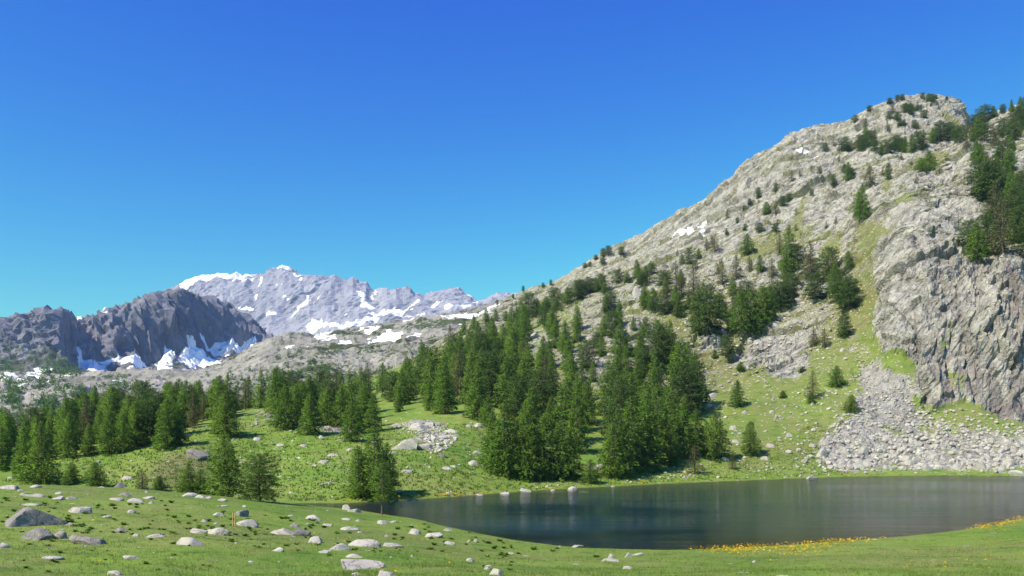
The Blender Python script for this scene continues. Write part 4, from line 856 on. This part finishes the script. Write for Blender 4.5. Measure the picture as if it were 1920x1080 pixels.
# a bare dead larch
def snag():
    rs = np.random.default_rng(3); p, n = hit(1222, 668, 180); s = (668-595)/F*p.y/10
    paths = [(np.stack([.05*np.sin(np.linspace(0, 3, 8)), np.zeros(8), np.linspace(-.3, 10, 8)], 1), np.linspace(.22, .03, 8))]
    for i in range(34):
        t = .12+.85*i/34; az = i*2.4; ln = 2.6*(1-t)**.7+.3; q = np.linspace(0, 1, 4)
        paths.append((np.stack([ln*q*math.cos(az), ln*q*math.sin(az), t*10+ln*(.15*q-.35*q*q)], 1), .06*(1-.8*q)))
    v, f = tubes(paths, 4); e = link('dead_tree', None, loc=p); e.scale = (s, s, s)
    n_ = 4*8
    link('trunk', np_mesh('trunk', v[:n_], f[:28]), M_DEAD, e); link('limbs', np_mesh('limbs', v[n_:], f[28:]-n_), M_DEAD, e)
    tag(e, 'bare grey dead larch at the upper edge of the forest', 'tree')
snag()
# far woods on the grey ridge and the foot of the crag: too small to tell apart
def far_wood():
    rs = np.random.default_rng(8); VV = []; nb = 0; tn = []
    objs = {o.name: o for o in bpy.data.objects if o.name in ('ridge', 'crag')}
    def shoot(x, y):
        d = Vector(((x-CX)/F, 1, (HY-y)/F)).normalized(); best = None
        for o in objs.values():
            ok, p, n, i = o.ray_cast(Vector((0, 0, EYE)), d, depsgraph=DG)
            if ok and (best is None or p.y < best.y): best = p.copy()
        return best
    def reg(n, poly, hh):
        nonlocal nb
        xs = [q[0] for q in poly]; ys = [q[1] for q in poly]; k = 0
        while k < n:
            x = rs.uniform(min(xs), max(xs)); y = rs.uniform(min(ys), max(ys))
            if not in_poly(np.array([x]), np.array([y]), poly)[0]: continue
            if rs.random() > np.clip(.5+1.6*fbm(np.array([x*.013]), np.array([y*.03]), 2, 95)[0], .08, 1): k += .3; continue
            p = shoot(x, y); k += 1
            if p is None: continue
            h = rs.uniform(*hh); m = 70; t = rs.random(m)**1.3; r = .24*h*(1-t)**.8*np.sqrt(rs.random(m))+.1; a = rs.uniform(0, 6.28, m)
            c = np.stack([p.x+r*np.cos(a), p.y+r*np.sin(a), p.z+h*(.06+.94*t)], 1)
            tr = c[:, None, :]+rs.normal(size=(m, 3, 3))*(h*.055*(1.25-t))[:, None, None]
            VV.append(tr.reshape(-1, 3)); tn.append(np.repeat(rs.random(m), 3))
    reg(430, [(0,690),(120,700),(230,715),(330,720),(400,760),(380,790),(0,800)], (7, 12))
    reg(110, [(380,700),(480,680),(560,660),(700,650),(760,690),(600,760),(420,760)], (6, 11))
    reg(50, [(480,650),(560,630),(900,590),(930,600),(760,680),(520,690)], (5, 10))
    reg(110, [(0,650),(60,650),(110,670),(180,700),(120,705),(0,700)], (9, 15))
    reg(30, [(290,640),(340,640),(360,690),(280,690)], (8, 13))
    Vv = np.concatenate(VV); me = np_mesh('wood', Vv, np.arange(len(Vv)).reshape(-1, 3), False); vattr(me, 'tone', np.concatenate(tn))
    tag(link('wood', me, M_PINE), 'scattered dark trees on the distant ridge', kind='stuff')
far_wood()

# ------------------------------------------------------------------ plants of the near meadow
def mat_plain(name, c0, c1, sc=3., rough=.8, transl=0.):
    t = NT(name); n = t.noise(t.pos(), sc, 3, .6); c = t.mix(t.rng(n, .3, .7), c0, c1)
    if not transl: return t.done(t.bsdf(c, rough, None, .1))
    d = t.n('BsdfDiffuse'); t.l(c, d.inputs[0]); tr = t.n('BsdfTranslucent'); t.l(c, tr.inputs[0]); m = t.n('MixShader'); m.inputs[0].default_value = transl
    t.l(d.outputs[0], m.inputs[1]); t.l(tr.outputs[0], m.inputs[2]); return t.done(m.outputs[0])
M_HERB = mat_plain('herb_leaf', (.065, .140, .018), (.110, .200, .030), 2., .8, .35)
M_BLADE = mat_plain('grass_blade', (.155, .245, .042), (.265, .315, .095), .7, .8, .4)
M_FLOWER = mat_plain('yellow_petal', (.62, .36, .02), (.75, .50, .03), 3., .7, .2)
def herb_mesh(seed):
    rs = np.random.default_rng(seed); V_, F_ = [], []
    for i in range(26):
        az = rs.uniform(0, 6.28); ln = rs.uniform(.5, 1.); el = rs.uniform(.35, 1.25); w = ln*rs.uniform(.13, .2)
        o = rs.normal(size=3)*np.array([.12, .12, 0]); dx, dy = math.cos(az), math.sin(az); nb = len(V_)
        for s, ww in ((0, .3), (.35, 1.), (.7, .8), (1., .05)):
            r = ln*s*math.cos(el)+.1*s*s; z = ln*s*math.sin(el)*(1-.25*s*s)
            V_ += [o+np.array([dx*r-dy*w*ww, dy*r+dx*w*ww, z]), o+np.array([dx*r+dy*w*ww, dy*r-dx*w*ww, z])]
        F_ += [(nb+2*k, nb+2*k+1, nb+2*k+3, nb+2*k+2) for k in range(3)]
    return np_mesh('herb', V_, F_, True)
HERBS = [herb_mesh(40+i) for i in range(5)]
for m in HERBS: m.materials.append(M_HERB)
rs = np.random.default_rng(55); nh = 0
HZ = [((0,930),(330,940),(600,975),(640,1010),(0,1000)), ((560,1000),(760,985),(1000,1025),(960,1075),(820,1050),(640,1030)), ((330,985),(640,1000),(640,1045),(480,1030)), ((0,1000),(300,1000),(500,1070),(0,1075)), ((740,980),(820,985),(1000,1022),(1250,1036),(1100,1050),(860,1020))]
wts = [.34, .30, .14, .07, .15]
while nh < 270:
    poly = HZ[rs.choice(5, p=wts)]; xs = [q[0] for q in poly]; ys = [q[1] for q in poly]
    x = rs.uniform(min(xs), max(xs)); y = rs.uniform(min(ys), max(ys))
    if not in_poly(np.array([x]), np.array([y]), poly)[0] or rs.random() > clump(x*1.3, y*2): continue
    p, n = hit(x, y)
    if p is None or p.z < .1: continue
    s = rs.uniform(6, 14)/F*p.y*.62; o = link('herb', HERBS[nh % 5]); o.location = p; o.scale = (s*1.25, s*1.25, s); o.rotation_euler = (0, 0, rs.uniform(0, 6.28))
    lab, grp = ('leafy dark green herb on the slope dropping to the lake', 'herbs on the lakeward slope') if x > 560 else ('leafy dark green herb among the boulders of the near meadow', 'herbs among the near boulders')
    tag(o, lab, 'plant', grp); nh += 1
# grass: blades in tufts over the near meadow
def tufts(n, region, seed, size, mat, name, label, blades=4, wide=.09, ymin=0.):
    rs = np.random.default_rng(seed)
    u = rs.uniform(-.63, .63, n); Y = np.exp(rs.uniform(math.log(region[0]), math.log(region[1]), n))
    ci = np.interp(u, ucols, np.arange(len(ucols))); ri = np.interp(Y, rows, np.arange(len(rows)))
    c0 = np.floor(ci).astype(int).clip(0, len(ucols)-2); r0 = np.floor(ri).astype(int).clip(0, len(rows)-2); fc = (ci-c0)[:, None]; fr = (ri-r0)[:, None]
    Q = (V[r0, c0]*(1-fc)+V[r0, c0+1]*fc)*(1-fr)+(V[r0+1, c0]*(1-fc)+V[r0+1, c0+1]*fc)*fr
    ys = np.interp(u, ucols, Yshore[0]); Q = Q[(Q[:, 2] > .12) & (Y < ys+2)]
    dens = fbm(Q[:, 0]*.25, Q[:, 1]*.25, 3, 97); Q = Q[rs.random(len(Q)) < np.clip(.55+1.3*dens, .15, 1)]
    k = len(Q); b = np.repeat(Q, blades, 0); m = len(b)
    sz = (size*(.6+.8*rs.random(m))*(1+.5*perlin(b[:, 0]*.5, b[:, 1]*.5, 98)))
    a = rs.uniform(0, 6.28, m); lean = rs.uniform(.1, .8, m)
    base = b+np.stack([rs.normal(size=m)*.06, rs.normal(size=m)*.06, np.zeros(m)-.01], 1)
    tip = base+np.stack([np.cos(a)*lean*sz, np.sin(a)*lean*sz, sz*(1-.35*lean)], 1)
    a2 = rs.uniform(0, 6.28, m); wv = np.stack([np.cos(a2), np.sin(a2), np.zeros(m)], 1)*(sz*wide)[:, None]
    VV = np.stack([base-wv, base+wv, tip], 1).reshape(-1, 3)
    o = link(name, np_mesh(name, VV, np.arange(3*m).reshape(-1, 3), False), mat); tag(o, label, kind='stuff'); return o
tufts(58000, (25, 92), 61, .10, M_BLADE, 'grass', 'short green grass of the near meadow', 4)
def far_tufts(n, seed):
    rs = np.random.default_rng(seed); poly = [(0,905),(120,855),(360,808),(480,775),(640,795),(900,795),(1000,880),(1300,880),(1420,840),(1540,790),(1560,860),(1590,890),(1300,904),(1000,919),(760,936),(560,940),(400,925)]
    X = rs.uniform(0, 1590, n*3); Yp = rs.uniform(775, 940, n*3); ok = in_poly(X, Yp, poly); B = []
    for x, y in zip(X[ok][:n], Yp[ok][:n]):
        p, nn = hit(x, y, 97)
        if p is not None and p.z > .1 and p.y < 230: B.append(p[:])
    B = np.repeat(np.array(B), 5, 0); m = len(B); sz = rs.uniform(.10, .34, m); a = rs.uniform(0, 6.28, m); a2 = rs.uniform(0, 6.28, m)
    base = B+np.stack([rs.normal(size=m)*.18, rs.normal(size=m)*.18, np.full(m, -.02)], 1)
    tip = base+np.stack([np.cos(a)*.5*sz, np.sin(a)*.5*sz, sz], 1); wv = np.stack([np.cos(a2), np.sin(a2), np.zeros(m)], 1)*(sz*.3)[:, None]
    VV = np.stack([base-wv, base+wv, tip], 1).reshape(-1, 3)
    tag(link('grass', np_mesh('grass', VV, np.arange(3*m).reshape(-1, 3), False), M_TUFT), 'coarse grass tufts of the far meadow', kind='stuff')
M_TUFT = mat_plain('tuft_blade', (.060, .125, .018), (.190, .220, .060), .6, .8, .3)
far_tufts(7000, 63)
def flowers():
    rs = np.random.default_rng(71); C = []
    for (x0, y0, x1, y1, jx, jy, n) in [(1335,1037,1505,1030,22,4,200),(1500,1026,1640,1013,20,3,130),(1440,1046,1560,1036,30,4,50),(1830,993,1925,972,14,4,180),(1320,1032,1420,1030,10,2,60),(760,935,900,929,16,2,80),(640,942,760,937,8,1.5,50),(900,927,1300,904,30,2,40),(1560,892,1920,891,20,1.5,25),(1700,1060,1920,1040,60,14,40),(0,1000,900,1060,120,30,60)]:
        for i in range(n):
            t = rs.random(); x = x0+(x1-x0)*t+rs.normal()*jx; y = y0+(y1-y0)*t+rs.normal()*jy
            p, nn = hit(x, y, 96 if y0 < 960 and x0 < 1800 and x0 >= 560 else 0)
            if p is None or p.z < .03 or p.z > 6: continue
            C.append((p.x, p.y, p.z+rs.uniform(.12, .30), p.y))
    C = np.array(C); VV = []
    for k in range(5):
        m = len(C); s = np.clip(.0009*C[:, 3], .03, .13)[:, None, None]
        c = C[:, None, :3]+rs.normal(size=(m, 1, 3))*np.array([.22, .22, .05])
        VV.append((c+rs.normal(size=(m, 3, 3))*s*np.array([1, 1, .45])).reshape(-1, 3))
    Vv = np.concatenate(VV); tag(link('flowers', np_mesh('flowers', Vv, np.arange(len(Vv)).reshape(-1, 3), False), M_FLOWER), 'yellow marsh flowers along the lakeshore', kind='stuff')
flowers()

# ------------------------------------------------------------------ small things
M_STAKE = mat_plain('stake_wood', (.50, .30, .12), (.62, .40, .19), 6., .8)
def stake(x, yb, yt, label):
    p, n = hit(x, yb); h = (yb-yt)/F*p.y; r = 2.0/F*p.y/2
    lv = [(-.1, 1.05), (.0, 1.05), (.55, 1.), (.93, .95), (1.0, .55)]; Vq, Fq = [], []
    for k, (t, w) in enumerate(lv):
        for a in range(8): Vq.append((r*w*math.cos(a*math.pi/4)+.02*t*h, r*w*math.sin(a*math.pi/4), t*h))
    for k in range(len(lv)-1):
        for a in range(8): Fq.append((k*8+a, k*8+(a+1) % 8, k*8+8+(a+1) % 8, k*8+8+a))
    top = (len(lv)-1)*8; Fq += [(top, top+1, top+2, top+3), (top, top+3, top+4, top+7), (top+4, top+5, top+6, top+7)]
    o = link('wooden_stake', np_mesh('wooden_stake', Vq, Fq, False), M_STAKE, loc=p-Vector((0, .55, -.02))); tag(o, label, 'stake')
stake(441.5, 986, 960, 'left-hand thin orange wooden stake driven in before the sloping pale boulder'); stake(445.5, 986, 961, 'right-hand thin orange wooden stake beside its twin before the sloping boulder')
def deadwood():
    p, n = hit(612, 910, 97); s = 28/F*p.y
    paths = [([(-.5, .2, .02), (-.1, .05, .12), (.25, -.05, .2), (.5, 0, .36)], [.06, .05, .04, .02]), ([(-.1, .05, .12), (.05, .3, .1), (.2, .5, .02)], [.04, .03, .02]), ([(.1, 0, .17), (.2, -.2, .1), (.25, -.35, 0)], [.04, .03, .02]), ([(.25, -.05, .2), (.3, .1, .42)], [.03, .015])]
    v, f = tubes(paths, 6); o = link('fallen_branch', np_mesh('fallen_branch', v*s, f), M_DEAD, loc=p); tag(o, 'pale fallen dead branch lying on the slope above the lake arm', 'branch')
deadwood()

# ------------------------------------------------------------------ haze
def haze():
    x, y0, y1, z0, z1 = 12000, -400, 5200, -330, 880
    Vh = [(a, b, c) for c in (z0, z1) for b in (y0, y1) for a in (-x, x)]
    Fh = [(0, 2, 3, 1), (4, 5, 7, 6), (0, 1, 5, 4), (2, 6, 7, 3), (0, 4, 6, 2), (1, 3, 7, 5)]
    t = NT('haze'); v = t.n('VolumePrincipled'); v.inputs['Color'].default_value = (.40, .60, 1., 1); v.inputs['Density'].default_value = HAZE; v.inputs['Anisotropy'].default_value = .0
    t.l(v.outputs[0], t.out.inputs['Volume'])
    tag(link('haze', np_mesh('haze', Vh, Fh, False), t.m), 'thin blue mountain air', kind='stuff')
HAZE = 7.5e-5
haze()
